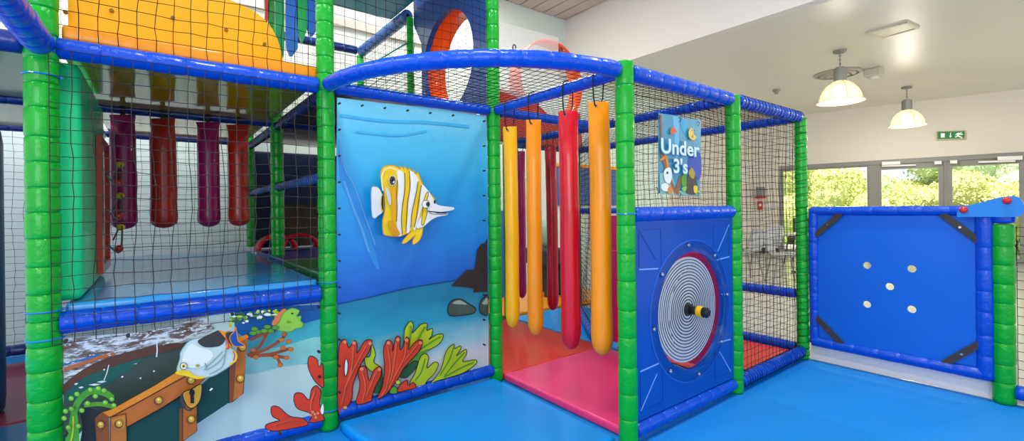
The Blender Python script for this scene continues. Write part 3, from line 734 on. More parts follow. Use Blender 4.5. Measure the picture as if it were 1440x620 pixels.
A.poly(DG, [(350, 340), (385, 300), (440, 260), (455, 280), (420, 330), (385, 355)], outline=K, tf=g)
A.poly(LG, [(410, 390), (440, 330), (465, 250), (490, 222), (515, 240), (505, 300), (545, 268), (568, 280), (545, 330), (510, 365), (480, 400)], outline=K, tf=g)
A.line(LD, [(440, 370), (475, 320), (495, 250)], 2, tf=g)
A.poly(LG, [(525, 385), (580, 310), (610, 210), (650, 170), (655, 195), (685, 180), (690, 195), (665, 235), (715, 198), (720, 225), (700, 265), (770, 255), (770, 280), (715, 320), (650, 345), (560, 370)], outline=K, tf=g)
for l in ([(575, 340), (625, 260), (650, 190)], [(600, 345), (660, 270), (710, 215)], [(600, 350), (690, 300), (760, 268)]): A.line(LD, l, 2, tf=g)
for l in ([(395, 220), (415, 130), (418, 70)], [(430, 200), (465, 130), (495, 75)], [(450, 215), (520, 165), (580, 130)]): A.line(LD, l, 2.2, tf=g)
A.poly(DG, [(215, 430), (240, 380), (262, 330), (268, 400), (240, 440)], tf=g)
def coral(pts, veins=(), tf=None):
    A.poly(RC, pts, outline=K, ow=1.2, tf=tf)
    for v in veins:
        A.line(RL2, [(x-5, y) for x, y in v], 2.2, tf=tf); A.line(RD, v, 1.3, tf=tf)
coral([(20, 535), (22, 240), (35, 160), (62, 145), (80, 190), (108, 150), (125, 170), (125, 220), (165, 155), (205, 150), (190, 210), (150, 270), (120, 340), (100, 400), (95, 470), (60, 525)], ([(45, 500), (70, 400), (100, 300), (110, 180)], [(60, 420), (120, 290), (185, 170)]), g)
A.poly(W_, [(55, 300), (62, 250), (74, 270), (72, 320), (60, 345)], tf=g, outline=K)
coral([(120, 495), (140, 400), (130, 320), (148, 290), (175, 300), (190, 370), (215, 315), (250, 292), (255, 340), (225, 400), (205, 460), (200, 480)], ([(160, 480), (175, 400), (155, 310)], [(180, 450), (205, 390), (240, 310)]), g)
coral([(235, 468), (262, 400), (275, 300), (268, 200), (290, 148), (318, 165), (318, 210), (335, 135), (358, 132), (358, 200), (375, 180), (392, 132), (410, 150), (405, 200), (445, 155), (480, 150), (468, 200), (425, 250), (380, 300), (340, 370), (285, 440)], ([(265, 450), (310, 370), (330, 280), (345, 160)], [(290, 400), (310, 300), (295, 180)], [(300, 420), (360, 300), (465, 165)], [(360, 300), (390, 230), (395, 150)]), g)
A.poly(LD, [(300, 435), (320, 400), (345, 410), (350, 430), (330, 440)], outline=K, tf=g); A.dot(LG, 348, 378, 3.6, 3.2, tf=g, outline=K, ow=.6)
coral([(345, 430), (360, 390), (398, 365), (402, 395), (430, 378), (445, 405), (400, 420)], (), g)
for c in ((58, 150), (108, 155), (195, 158), (295, 155), (347, 138), (394, 140), (470, 155), (150, 297), (245, 300)): A.dot(RL, c[0], c[1]+8, 2.6, 2.4, tf=g)
A.dot(ink('shell', 'e8a060'), 60, 515, 3.2, 2.6, tf=g, outline=K, ow=.5)
# fish
g = lambda x, y: (515+x/4.962, 225+y/4.96)
A.poly(W_, [(38, 200), (60, 187), (85, 195), (108, 235), (118, 290), (112, 360), (85, 385), (60, 405), (42, 385), (36, 300)], outline=GR, ow=.8, tf=g)
A.poly(YF, [(110, 240), (122, 260), (120, 345), (108, 365), (100, 300)], tf=g)
A.poly(YF, [(250, 575), (270, 545), (310, 500), (350, 470), (392, 455), (390, 510), (370, 560), (330, 588), (325, 560), (345, 520), (300, 560), (265, 582)], outline=YD, ow=1, tf=g)
A.poly(YF, [(100, 110), (112, 60), (150, 38), (200, 42), (240, 62), (232, 40), (262, 60), (268, 45), (290, 68), (300, 55), (318, 82), (330, 68), (345, 95), (360, 88), (370, 110), (385, 150), (410, 195), (460, 250), (480, 285), (440, 360), (400, 440), (330, 485), (240, 530), (140, 525), (118, 500), (115, 420), (130, 350), (128, 250), (118, 180)], k=3, outline=YD, ow=1.2, tf=g)
A.poly(W_, [(215, 75), (262, 95), (265, 200), (250, 320), (245, 420), (250, 520), (215, 522), (212, 420), (214, 300), (225, 190)], tf=g)
A.poly(W_, [(305, 75), (350, 110), (365, 150), (350, 210), (325, 330), (312, 430), (300, 500), (278, 500), (290, 400), (295, 290), (310, 170)], tf=g)
A.poly(W_, [(385, 170), (440, 225), (485, 300), (520, 318), (600, 328), (615, 335), (600, 350), (520, 362), (430, 372), (395, 320), (345, 480), (330, 470), (360, 380), (375, 280)], k=3, tf=g)
A.poly(W_, [(425, 368), (500, 374), (565, 372), (560, 384), (500, 395), (450, 420), (410, 455), (385, 470), (350, 470), (380, 400)], k=3, tf=g, outline=GR, ow=.6)
A.poly(YF, [(425, 222), (435, 240), (420, 290), (425, 360), (400, 450), (385, 440), (395, 370), (400, 290)], outline=K, ow=.7, tf=g)
for l in ([(268, 90), (270, 200), (252, 330), (246, 430), (252, 515)], [(300, 75), (305, 190), (288, 300), (280, 420), (278, 500)], [(362, 150), (345, 250), (318, 370), (312, 470)], [(385, 175), (365, 290), (350, 400), (335, 470)], [(218, 140), (212, 230), (215, 330), (212, 430)]):
    A.line(ink('fish_line', '6a5020'), l, 1.1, tf=g)
A.poly(YD, [(150, 440), (190, 420), (215, 470), (235, 520), (190, 520)], tf=g)
A.poly(ink('fish_deep', 'e8a808'), [(180, 200), (205, 200), (205, 400), (195, 440), (178, 350)], tf=g)
A.poly(GR, [(135, 200), (150, 195), (170, 250), (172, 310), (155, 300)], tf=g)
A.line(ink('fish_glow', 'fbe9a0'), [(118, 215), (108, 130), (125, 75), (170, 55), (225, 75)], 2, tf=g)
A.poly(K, [(110, 250), (120, 255), (118, 345), (110, 340), (106, 300)], tf=g)
A.dot(ink('eye_grey', '4a4a50'), 183, 143, 4.9, 7, tf=g, outline=W_, ow=.6); A.dot(W_, 192, 152, 1.4, 1.8, tf=g); A.dot(W_, 176, 132, .9, 1, tf=g); A.dot(K, 183, 138, 2.2, 3, tf=g)
A.dot(W_, 416, 308, 5.4, 5.6, tf=g, outline=K, ow=.6); A.dot(ink('iris', '3d6a4a'), 431, 308, 2.8, 3.6, tf=g); A.dot(K, 433, 308, 1.6, 2.2, tf=g); A.dot(K, 478, 292, 1.4, 2.8, tf=g)
A.line(K, [(430, 358), (480, 362), (560, 370)], 1.5, tf=g)
A.line(ink('fish_line', '6a5020'), [(440, 365), (470, 378), (565, 378)], .8, tf=g)
bann = thing('banner', at(580, 590, 'x', .004), 'tall sea banner with a yellow striped fish over red and green coral', 'banner')
bd = [A.P(*p) for p in bt+br_+bb+[(474, 400), (473, 260)]]
obj('printed_sheet', A.bm, A.mats, bann, norm=False)
bk = bmesh.new(); P = [at(x, y, 'x', .0) for x, y in bt+br_+bb+[(474, 400), (473, 260)]]; prism(bk, P, (-.004, 0, 0)); obj('backing', bk, mat('banner_back', '2a6f9a', .6), bann)
eye = [(478, 145+i*37) for i in range(12)]+[(682, 170+i*35) for i in range(10)]+[(510+i*32, 148+i*3.5) for i in range(5)]
for x, y in eye:
    p = at(x, y, 'x', A.val+A.step*A.n); b = bmesh.new(); cyl(b, p-Vector((.02, 0, 0)), p+Vector((.002, 0, 0)), .006, 10); obj('eyelet', b, mat('eyelet_dark', '403830', .4, metal=.6), bann)

# --- treasure chest banner
wood_mat = bpy.data.materials.new('print_frosted_wood'); wood_mat.use_nodes = True
_n = wood_mat.node_tree.nodes; _l = wood_mat.node_tree.links; _b = _n['Principled BSDF']; _b.inputs['Roughness'].default_value = .4
_tc = _n.new('ShaderNodeTexCoord'); _mp = _n.new('ShaderNodeMapping'); _mp.inputs['Scale'].default_value = (1, 2.2, 9); _mp.inputs['Rotation'].default_value = (.12, 0, 0)
_no = _n.new('ShaderNodeTexNoise'); _no.inputs['Scale'].default_value = 5.5; _no.inputs['Detail'].default_value = 8; _no.inputs['Roughness'].default_value = .72
_cr = _n.new('ShaderNodeValToRGB'); _e = _cr.color_ramp.elements
while len(_e) < 6: _e.new(.5)
for _x, (_p, _c) in zip(_e, ((.0, '3c2c26'), (.40, '6a4a3c'), (.48, '7c7470'), (.52, 'b4c0c8'), (.57, 'dfe6ea'), (1, 'f0f4f4'))): _x.position = _p; _x.color = lin(_c)
for _i, (_p, _c) in enumerate(((.0, '3c2c26'), (.40, '6a4a3c'), (.48, '7c7470'), (.52, 'b4c0c8'), (.57, 'dfe6ea'), (1, 'f0f4f4'))): _e[_i].position = _p; _e[_i].color = lin(_c)
_l.new(_tc.outputs['Object'], _mp.inputs[0]); _l.new(_mp.outputs[0], _no.inputs['Vector']); _l.new(_no.outputs['Fac'], _cr.inputs[0]); _l.new(_cr.outputs[0], _b.inputs['Base Color'])
CH = ramp_mat('print_lagoon', 'y', [(-2.34, '2c5a50'), (-1.95, '3a6a5c'), (-1.65, '9cd0c0'), (-1.45, 'b4dcd4'), (-1.22, 'c4ded8')], noise=.12, nscale=2, nstretch=(1, 1, 3))
A = Art('x', .004)
top = [(88, 475), (150, 470), (200, 466), (250, 455), (290, 445), (330, 436), (380, 430), (452, 427)]
bot = [(455, 594), (380, 618), (250, 655), (88, 705)]
A.poly(CH, top+bot, False)
A.poly(ink('lagoon_teal', '44b0bc'), [(335, 460), (380, 452), (452, 440), (452, 505), (400, 512), (345, 520)])
A.poly(ink('lagoon_mint', '8ccfca'), [(345, 500), (400, 486), (452, 474), (452, 505), (400, 515), (345, 525)])
A.poly(ink('lagoon_blue', '1560a8'), [(330, 437), (380, 431), (452, 428), (452, 448), (400, 462), (350, 478), (330, 465)], False)
A.poly(ink('deep_shade', '3a4c46'), [(90, 560), (90, 540), (150, 515), (230, 490), (300, 470), (330, 470), (300, 520), (200, 560), (120, 600), (90, 640)])
A.poly(ink('deep_shade_teal', '1d5c54'), [(90, 560), (110, 530), (160, 515), (200, 505), (150, 540), (110, 560)])
WD = wood_mat; A.poly(WD, [(88.5, 476), (200, 467), (290, 446), (302, 462), (262, 480), (240, 482), (215, 494), (190, 497), (150, 510), (125, 520), (90, 540)], False)
A.poly(ink('wood_brown', '5c3a2a'), [(90, 540), (130, 512), (190, 492), (250, 482), (250, 490), (180, 508), (120, 530), (90, 552)])
A.line(ink('wood_orange', 'c0683a'), [(90, 520), (130, 506), (160, 497)], 5); A.line(ink('wood_blue', '3c6cb0'), [(90, 512), (120, 505), (140, 498)], 3.5)
rnd = random.Random(3); FO = ink('foam', 'e2e8ec')
for i in range(150):
    t = rnd.random(); x = 90+t*205; yb = 478-t*26+abs(rnd.gauss(0, 1))*(17-6*t); l = rnd.uniform(1.5, 8); h = rnd.uniform(.3, 1.1)
    if x+l > 300: continue
    yb = max(yb, 480-(x-88)*.135+3)
    A.poly(FO, [(x, yb), (x+l*.5, yb-h-l*.12), (x+l, yb-l*.22), (x+l*.6, yb+h-l*.1)], False)
    A.n -= .6
for x, y, l in ((104, 540, 6), (110, 545, 8), (124, 541, 18), (136, 537, 14), (145, 520, 3), (220, 498, 2), (196, 532, 3), (170, 530, 4), (215, 522, 3)):
    A.poly(FO, [(x, y), (x+l/2, y-1.6), (x+l, y-1), (x+l/2, y+1.4)], False)
A.line(FO, [(220, 478), (221, 492), (220, 502)], 1.8); A.line(FO, [(153, 513), (150, 525), (146, 535)], 1.2)
# green growth upper right
for i in range(60):
    t = rnd.random(); x = 322+t*70; y = 437-t*4+rnd.uniform(3, 22-10*t); A.dot((LG, LD, FO, DG)[i % 4], x, y, rnd.uniform(1.5, 5), rnd.uniform(1, 2.4)); A.n -= .5
# branching orange coral right
CO = ink('branch_orange', 'c8701c'); CB = ink('branch_brown', '9a4a24')
for l in ([(348, 500), (366, 486), (376, 466)], [(348, 500), (372, 492), (392, 480), (402, 470)], [(352, 500), (380, 498), (408, 490)], [(352, 501), (385, 500), (394, 512)], [(385, 500), (402, 503)], [(352, 478), (370, 470), (382, 466)]): A.line(CB, l, 4.5)
for x, y in ((356, 492), (360, 502), (400, 470), (406, 480), (398, 489), (409, 491), (403, 503), (394, 513), (396, 478), (388, 502)): A.dot(CO, x, y, 4, 3, outline=CB, ow=.5)
A.poly(ink('sponge_orange', 'd8783c'), [(382, 455), (392, 440), (400, 434), (404, 440), (396, 452), (390, 458)])
g = lambda x, y: (200+x/4.43, 420+y/4.43)
A.poly(ink('weed_leaf', '8cc444'), [(810, 180), (850, 150), (880, 90), (930, 60), (978, 75), (960, 110), (990, 108), (985, 135), (1003, 155), (990, 180), (960, 185), (920, 205), (860, 200)], outline=LD, ow=1, tf=g)
for x, y in ((700, 188), (722, 208), (780, 175), (800, 200), (830, 180), (690, 215), (760, 200)): A.dot(LD, x, y, 5, 3, tf=g, outline=DG, ow=.5)
A.dot(K, 935, 92, 1.8, 1.2, tf=g); A.dot(LD, 912, 145, 3, 2, tf=g)
# chest
g = lambda x, y: (80+x/6.2, 520+y/6.2)
h = lambda x, y: (240+x/6.2, 520+y/6.2)
A.poly(TE, [g(600, 500), g(1235, 150), (322, 507), (322, 566), (262, 606), (250, 640), (178, 640)], False)
A.poly(ink('chest_shadow', '262b28'), [(112, 575), (130, 575), (150, 590), (137, 640), (112, 640), (116, 600)])
# right strap
A.poly(BRD, [(322, 514), (348, 468), (350, 474), (347, 480), (342, 553), (327, 565), (322, 567)], False, outline=K, ow=1)
A.poly(BRN, [(334, 477), (349, 472), (341, 555), (328, 563)], False); A.poly(OR, [(325, 478), (347, 470), (350, 474), (332, 484)], False)
A.poly(BRD, [(252, 575), (258, 572), (258, 640), (252, 640)], False)
A.poly(BRN, [(257, 568), (277, 556), (277, 606), (258, 620), (257, 640)], False, outline=K, ow=.8)
A.poly(BRN, [g(385, 370), g(460, 345), g(590, 300), g(850, 150), g(1050, 30), (285, 510), (300, 520), (280, 540), g(900, 340), g(610, 500), g(470, 420)], False, outline=K, ow=1)
A.poly(OR, [g(455, 410), g(400, 370), g(480, 345), g(850, 140), g(1045, 20), g(1110, 50), g(850, 200)], False)
A.line(K, [g(470, 415), g(700, 290), g(950, 150), g(1120, 60)], 1, False)
A.poly(BRD, [g(330, 420), g(390, 370), g(455, 410), g(465, 700), g(350, 700)], False)
A.poly(ink('chest_strap', 'b46c26'), [g(465, 415), g(600, 380), g(608, 500), g(612, 700), g(468, 700)], False, outline=K, ow=1)
A.poly(ink('chest_amber', 'c88428'), [g(480, 440), g(560, 410), g(590, 400), g(590, 500), g(520, 520)], True)
A.line(K, [g(608, 505), g(900, 340), g(1180, 175)], 1.2, False)
for p in (g(382, 478), g(543, 468), g(888, 265), g(1170, 90), g(1172, 430), (307, 533-.0), (338, 532), (341, 488), (269, 590)):
    if p == (307, 533-.0) or p == (269, 590): continue
    A.dot(BRD, p[0]-1.2, p[1]+1.2, 6.2); A.dot(GOLD, p[0], p[1], 5, outline=K, ow=.5); A.dot(GOLDL, p[0]-.3, p[1]-1, 2)
A.poly(ink('lock_shadow', '3c4238'), [(253, 560), (258, 553), (262, 575), (273, 572), (268, 578), (258, 574)])
A.poly(GOLD, [(257, 553), (270, 547), (283, 540), (283, 556), (279, 567), (270, 574), (262, 569)], outline=K, ow=1.2)
A.poly(OR, [(260, 555), (268, 552), (268, 568), (264, 568)], True)
A.dot(K, 270, 552, 4, 4.6); A.poly(K, [(267.5, 553), (272.5, 553), (273, 567), (268, 567)], False)
# seaweed left
WG = ink('weed_fresh', '4ca02c')
A.line(WG, [(90, 640), (100, 605), (104, 580), (112, 562), (128, 550), (148, 553), (158, 560)], 9); A.line(WG, [(108, 640), (106, 600), (104, 580)], 9); A.line(LD, [(118, 570), (140, 568), (160, 572)], 6)
A.line(LG, [(94, 640), (102, 610), (103, 585)], 2.5)
for x, y in ((127, 548), (146, 549), (134, 557), (157, 561), (100, 575), (115, 577), (96, 601), (110, 599), (108, 554), (123, 567), (148, 566), (90, 588), (92, 578), (100, 560), (160, 570), (138, 546)): A.dot(ink('weed_berry', '8cc83c'), x, y, 3.6, 3.2, outline=WG, ow=1); A.dot(ink('weed_pale', 'c4dc6c'), x-.8, y-1, 1.2)
# pale fish
g = lambda x, y: (200+x/4.43, 420+y/4.43)
FB_ = ink('fish_pale', 'c6d8d4'); 
A.poly(FB_, [(215, 440), (235, 370), (240, 330), (290, 265), (350, 245), (480, 210), (520, 240), (525, 290), (560, 310), (590, 350), (575, 395), (500, 450), (430, 485), (340, 495), (270, 480), (230, 465)], outline=ink('fish_edge', '7f9c96'), ow=1.2, tf=g)
A.poly(ink('fish_dark', '3c3834'), [(345, 268), (370, 245), (430, 215), (480, 195), (505, 215), (520, 250), (490, 290), (430, 303), (380, 298)], tf=g)
A.poly(ink('fish_white', 'e4ece8'), [(250, 400), (265, 330), (310, 280), (350, 300), (420, 320), (440, 360), (380, 420), (300, 430)], tf=g)
for l in ([(395, 430), (450, 380), (500, 330)], [(400, 445), (470, 400), (520, 340)], [(390, 400), (400, 430), (385, 445)], [(420, 470), (500, 420), (520, 320), (530, 300)]): A.line(ink('fish_shade', '8aa8a4'), l, 1.5, tf=g)
A.poly(YF, [(205, 460), (240, 445), (290, 450), (330, 480), (400, 487), (340, 500), (270, 480), (225, 472)], tf=g)
A.line(YF, [(560, 320), (585, 345), (580, 385), (540, 410)], 2.2, tf=g); A.line(RC, [(565, 325), (576, 350), (568, 385)], 1.4, tf=g)
A.poly(OR, [(475, 195), (515, 205), (560, 205), (520, 215), (530, 260), (555, 295), (525, 315), (525, 260), (500, 225)], tf=g); A.line(RC, [(520, 235), (540, 290), (530, 315)], 2, tf=g)
A.poly(ink('tail_blue', '1c4a9c'), [(545, 240), (575, 200), (582, 175), (592, 230), (600, 265), (640, 290), (600, 298), (565, 290)], outline=OR, ow=1.2, tf=g)
A.dot(ink('fish_spot', 'b09c30'), 345, 417, 3, 2, tf=g)
A.dot(W_, 258, 420, 5, 5, tf=g, outline=K, ow=.8); A.dot(YF, 258, 420, 2.8, 2.8, tf=g); A.dot(K, 258, 420, 1.3, 1.6, tf=g)
A.poly(W_, [(418, 570), (430, 555), (442, 560), (425, 575)], False, tf=g)
# orange coral foot at right
g = lambda x, y: (370+x/3.444, 440+y/3.444)
coral([(292, 360), (250, 330), (220, 270), (218, 225), (232, 208), (262, 225), (270, 260), (288, 245), (292, 300)], (), g)
coral([(225, 530), (235, 490), (170, 465), (150, 430), (155, 390), (190, 390), (222, 420), (235, 370), (258, 352), (280, 380), (275, 440), (292, 500), (292, 520)], ([(250, 510), (235, 450), (255, 380)],), g)
coral([(10, 550), (20, 538), (60, 525), (80, 520), (45, 500), (38, 465), (50, 450), (80, 458), (130, 500), (190, 510), (218, 540), (150, 558), (60, 572), (20, 565)], ([(60, 545), (130, 525), (200, 530)],), g)
A.poly(W_, [(278, 470), (290, 440), (293, 480), (285, 490)], tf=g)
for x, y in ((240, 480), (250, 490), (230, 495), (265, 485), (255, 505)): A.dot(RL, x, y, 2, tf=g)
ban2 = thing('banner', at(250, 655, 'x', .004), 'treasure chest banner with pale fish and seaweed under the blue deck', 'banner')
obj('printed_sheet', A.bm, A.mats, ban2, norm=False)
bk = bmesh.new(); prism(bk, [at(x, y, 'x', .0) for x, y in top+bot], (-.004, 0, 0)); obj('backing', bk, mat('banner_back', '2a6f9a', .6), ban2)
for x, y in ((92, 480), (180, 472), (327, 442), (449, 432), (449, 495), (450, 530), (394, 610), (92, 612)):
    p = at(x, y, 'x', A.val+A.step*A.n); b = bmesh.new(); cyl(b, p-Vector((.02, 0, 0)), p+Vector((.002, 0, 0)), .007, 10); obj('eyelet', b, mat('eyelet_dark', '403830', .4, metal=.6), ban2)

# --- small under 3s banner (plane x = 1.235)
A = Art('x', X4+.02, .0006)
U3 = ramp_mat('print_small_sea', 'z', [(1.33, '2c8fae'), (1.45, '2070b8'), (1.58, '1484d0'), (1.7, '20aede'), (1.83, '4cc8e8')], noise=.05, nscale=6)
o3 = [(926, 159), (956, 163), (957, 165), (986, 169), (984, 276), (955, 275), (926, 271)]
A.poly(U3, o3, False)
g = lambda x, y: (920+x/4.957, 155+y/4.96)
A.poly(ink('fold_light', '6ab8dc'), [(130, 40), (160, 45), (172, 60), (172, 330), (150, 330), (140, 180)], False, tf=g)
A.poly(ink('fold_light2', '3aa8d4'), [(185, 60), (230, 90), (215, 170), (190, 130)], False, tf=g)
A.poly(ink('sea_violet', '2a4cae'), [(240, 330), (320, 300), (322, 470), (250, 480)], True, tf=g)
A.poly(ink('sea_teal_pale', '8cc0b8'), [(38, 440), (120, 420), (150, 560), (320, 560), (318, 598), (40, 585)], False, tf=g)
A.poly(ink('wreck_brown', '9a5c38'), [(40, 30), (52, 30), (55, 210), (60, 300), (100, 430), (150, 550), (180, 450), (190, 470), (170, 590), (140, 580), (90, 450), (45, 320)], False, tf=g)
A.poly(OR, [(38, 345), (80, 310), (92, 325), (105, 400), (90, 400), (78, 340), (45, 355)], False, tf=g)
A.poly(ink('wreck_dark', '4a4038'), [(230, 480), (260, 410), (290, 460), (300, 580), (220, 575)], tf=g); A.poly(LD, [(190, 470), (220, 440), (225, 520), (195, 530)], tf=g); A.poly(ink('wreck_gold', 'b09838'), [(240, 440), (260, 400), (285, 440), (270, 480)], tf=g); A.poly(YF, [(275, 530), (300, 530), (300, 575), (280, 575)], tf=g)
A.poly(W_, [(70, 420), (110, 400), (125, 450), (110, 510), (75, 490)], tf=g); A.dot(K, 92, 436, 1.4, 2, tf=g); A.poly(W_, [(50, 520), (90, 510), (110, 560), (60, 560)], tf=g)
A.poly(OR, [(95, 545), (120, 530), (128, 575), (98, 580)], tf=g); A.poly(ink('weed_leaf', '8cc444'), [(190, 545), (225, 530), (215, 570)], tf=g)
A.poly(ink('small_fish_red', 'e8602c'), [(112, 150), (130, 115), (150, 135), (160, 150), (140, 160), (122, 168)], tf=g); A.poly(ink('small_fish_yellow', 'ecc868'), [(240, 150), (258, 122), (275, 145), (275, 165), (295, 190), (270, 208), (245, 190)], tf=g); A.dot(OR, 268, 180, 1.6, 2.5, tf=g)
for x in (75, 92): A.dot(K, x+190, 140, .6, .8, tf=g)
ban3 = thing('banner', at(955, 275, 'x', X4+.02), 'small blue banner reading Under 3s hung on the net', 'banner')
zt = A.val+A.step*(A.n+2)
obj('printed_sheet', A.bm, A.mats, ban3, norm=False)
bk = bmesh.new(); prism(bk, [at(x, y, 'x', X4+.0195) for x, y in o3], (-.003, 0, 0)); obj('backing', bk, mat('banner_back', '2a6f9a', .6), ban3)
def text(body, org, xdir, ydir, size, m, name, parent, offset=0, extr=.0004, align='CENTER', shear=0, sx=1):
    cu = bpy.data.curves.new('t', 'FONT'); cu.body = body; cu.size = size; cu.align_x = align; cu.align_y = 'CENTER'; cu.extrude = extr; cu.offset = offset; cu.space_character = 1.02; cu.resolution_u = 4
    to = bpy.data.objects.new('t', cu); C.objects.link(to); dg = bpy.context.evaluated_depsgraph_get(); me = bpy.data.meshes.new_from_object(to.evaluated_get(dg))
    xd = Vector(xdir).normalized(); yd = Vector(ydir).normalized(); zd = xd.cross(yd); org = Vector(org)
    me.transform(Matrix(((xd.x*sx, yd.x, zd.x, org.x), (xd.y*sx, yd.y, zd.y, org.y), (xd.z*sx, yd.z, zd.z, org.z), (0, 0, 0, 1))))
    bpy.data.objects.remove(to); bpy.data.curves.remove(cu)
    if parent: me.transform(Matrix.Translation(-root_loc(parent)))
    me.materials.clear(); me.materials.append(m); o = bpy.data.objects.new(name, me); C.objects.link(o); o.parent = parent; return o
LO = ink('letter_rim', '5c9cd0'); LI = ink('letter_face', 'dceef4')
p1 = at(957, 209, 'x', zt); p2 = at(957, 235, 'x', zt)
for m, off, dz in ((LO, .006, 0), (LI, .0022, .0012)):
    text('Under', p1+Vector((dz, 0, 0)), (0, 1, 0), (0, 0, 1), .118, m, 'lettering', ban3, off, sx=1.27)
    text("3's", p2+Vector((dz, 0, 0)), (0, 1, 0), (0, 0, 1), .115, m, 'lettering', ban3, off, sx=1.2)
for x, y in ((928, 163), (958, 167), (984, 173), (958, 273), (928, 268), (983, 272)):
    p = at(x, y, 'x', zt); b = bmesh.new(); tube(b, [p+Vector((-.025, 0, .02)), p, p+Vector((-.02, .01, -.02))], .002, 6); obj('cord_tie', b, WIRE, ban3)

# ------------------------------------------------------------------ spinner panel (plane x=X4, between posts)
sp = thing('spinner_panel', (X4, .57, .1), 'blue board panel with a white ringed spinning disc behind a clear window', 'panel')
py0, py1, pz0, pz1 = .05, Y5-.05, .115, PZ-.035
SC = Vector((X4+.012, .607, .64)); SR = .322; OR_ = .425
xp = X4-.012
obj('board', prism(bmesh.new(), [(xp, py0, pz0), (xp, py1, pz0), (xp, py1, pz1), (xp, py0, pz1)], (.024, 0, 0), 0, [circle((xp, SC.y, SC.z), SR+.035, (0, 1, 0), (0, 0, 1), 72)]), BBOARD, sp)
def ringmesh(bm, c, r0, r1, x0, x1, n=72, mi=0):
    q = [[bm.verts.new((xx, c.y+math.cos(2*PI*i/n)*rr, c.z+math.sin(2*PI*i/n)*rr)) for i in range(n)] for rr, xx in ((r0, x0), (r1, x0), (r1, x1), (r0, x1))]
    for a in range(4):
        for i in range(n):
            f = bm.faces.new((q[a][i], q[a][(i+1) % n], q[(a+1) % 4][(i+1) % n], q[(a+1) % 4][i])); f.material_index = mi
    return bm
CLEAR = mat('clear_acrylic', 'fafcff', .03, trans=1, ior=1.1, spec=.6)
# clear domed window: shallow dome with flange
b = bmesh.new(); prof = [(OR_, .013), (OR_, .019), (OR_-.045, .021), (OR_-.075, .035), (SR-.03, .047), (.03, .055)]; prof2 = [(.03, .052), (SR-.03, .044), (OR_-.078, .032), (OR_-.048, .017), (OR_-.05, .0135)]
rs = []
for rr, dx in prof+prof2: rs.append([b.verts.new((X4+dx, SC.y+math.cos(2*PI*i/72)*rr, SC.z+math.sin(2*PI*i/72)*rr)) for i in range(72)])
for a in range(len(rs)):
    for i in range(72): b.faces.new((rs[a][i], rs[a][(i+1) % 72], rs[(a+1) % len(rs)][(i+1) % 72], rs[(a+1) % len(rs)][i]))
obj('clear_window', b, CLEAR, sp, smooth=False)
b = bmesh.new(); ringmesh(b, SC, OR_, OR_+.006, X4+.012, X4+.017, 96); obj('window_rim', b, mat('rim_blue', '2a6ad0', .3), sp)
disc = bmesh.new(); cyl(disc, (X4-.032, SC.y, SC.z), (X4-.022, SC.y, SC.z), SR, 96)
d = obj('spinner_disc', disc, mat('disc_white', 'e6e8ea', .35), sp)
b = bmesh.new()
for i in range(15):
    rr = .036+i*.0192; ringmesh(b, SC, rr, rr+.0075-(i*.00018), X4-.0225, X4-.0205, 72)
obj('ring_pattern', b, mat('disc_ink', '30343a', .4), d, norm=True)
b = bmesh.new(); tube(b, [(X4-.025, SC.y, SC.z), (X4-.0, SC.y, SC.z), (X4+.002, SC.y, SC.z), (X4+.05, SC.y, SC.z)], [.036, .036, .026, .026], 24); obj('hub_collar', b, BLACK, sp)
b = bmesh.new(); tube(b, [(X4+.042, SC.y, SC.z), (X4+.046, SC.y, SC.z), (X4+.078, SC.y, SC.z), (X4+.082, SC.y, SC.z)], [.026, .034, .034, .028], 24); obj('hub', b, YPLAS, sp, smooth=False)
b = bmesh.new(); tube(b, [(X4+.08, SC.y, SC.z), (X4+.084, SC.y, SC.z), (X4+.108, SC.y, SC.z), (X4+.118, SC.y, SC.z)], [.03, .032, .031, .018], 24); obj('knob', b, BLACK, sp, smooth=False)
for i in range(8):
    a = PI/2+i*PI/4+.12; c = Vector((X4+.018, SC.y+math.cos(a)*(OR_-.022), SC.z+math.sin(a)*(OR_-.022))); b = bmesh.new(); tube(b, [c, c+Vector((.006, 0, 0)), c+Vector((.011, 0, 0))], [.013, .012, .006], 14); obj('bolt', b, METAL, sp, smooth=False)
xr = X4+.0125
def groove(pts, wd=.012, m=ROUTE, nm='routed_mark'):
    b = bmesh.new()
    for p, q in zip(pts, pts[1:]):
        p = Vector((xr, *p)); q = Vector((xr, *q)); t = (q-p).normalized(); s = Vector((0, -t.z, t.y))*wd/2
        prism(b, [p-s, q-s, q+s, p+s], (.0012, 0, 0))
    obj(nm, b, m, sp)
ya, yb_, zt_, zb_ = py0+.04, py1-.04, pz1-.05, pz0+.05
for sy, sz, y_, z_ in ((1, -1, ya, zt_), (-1, -1, yb_, zt_), (1, 1, ya, zb_), (-1, 1, yb_, zb_)):
    groove([(y_, z_), (y_+sy*.15, z_+sz*.17)], .006, ROUTED if sz < 0 and sy > 0 else ROUTE)
    groove([(y_, z_+sz*.02), (y_, z_+sz*.2)], .006, ROUTED)
    groove([(y_+sy*.04, z_), (y_+sy*.2, z_), (y_+sy*.2, z_+sz*.2)], .005, ROUTED)
    groove([(y_, z_+sz*.215), (y_+sy*.17, z_+sz*.225)], .008, ROUTE)
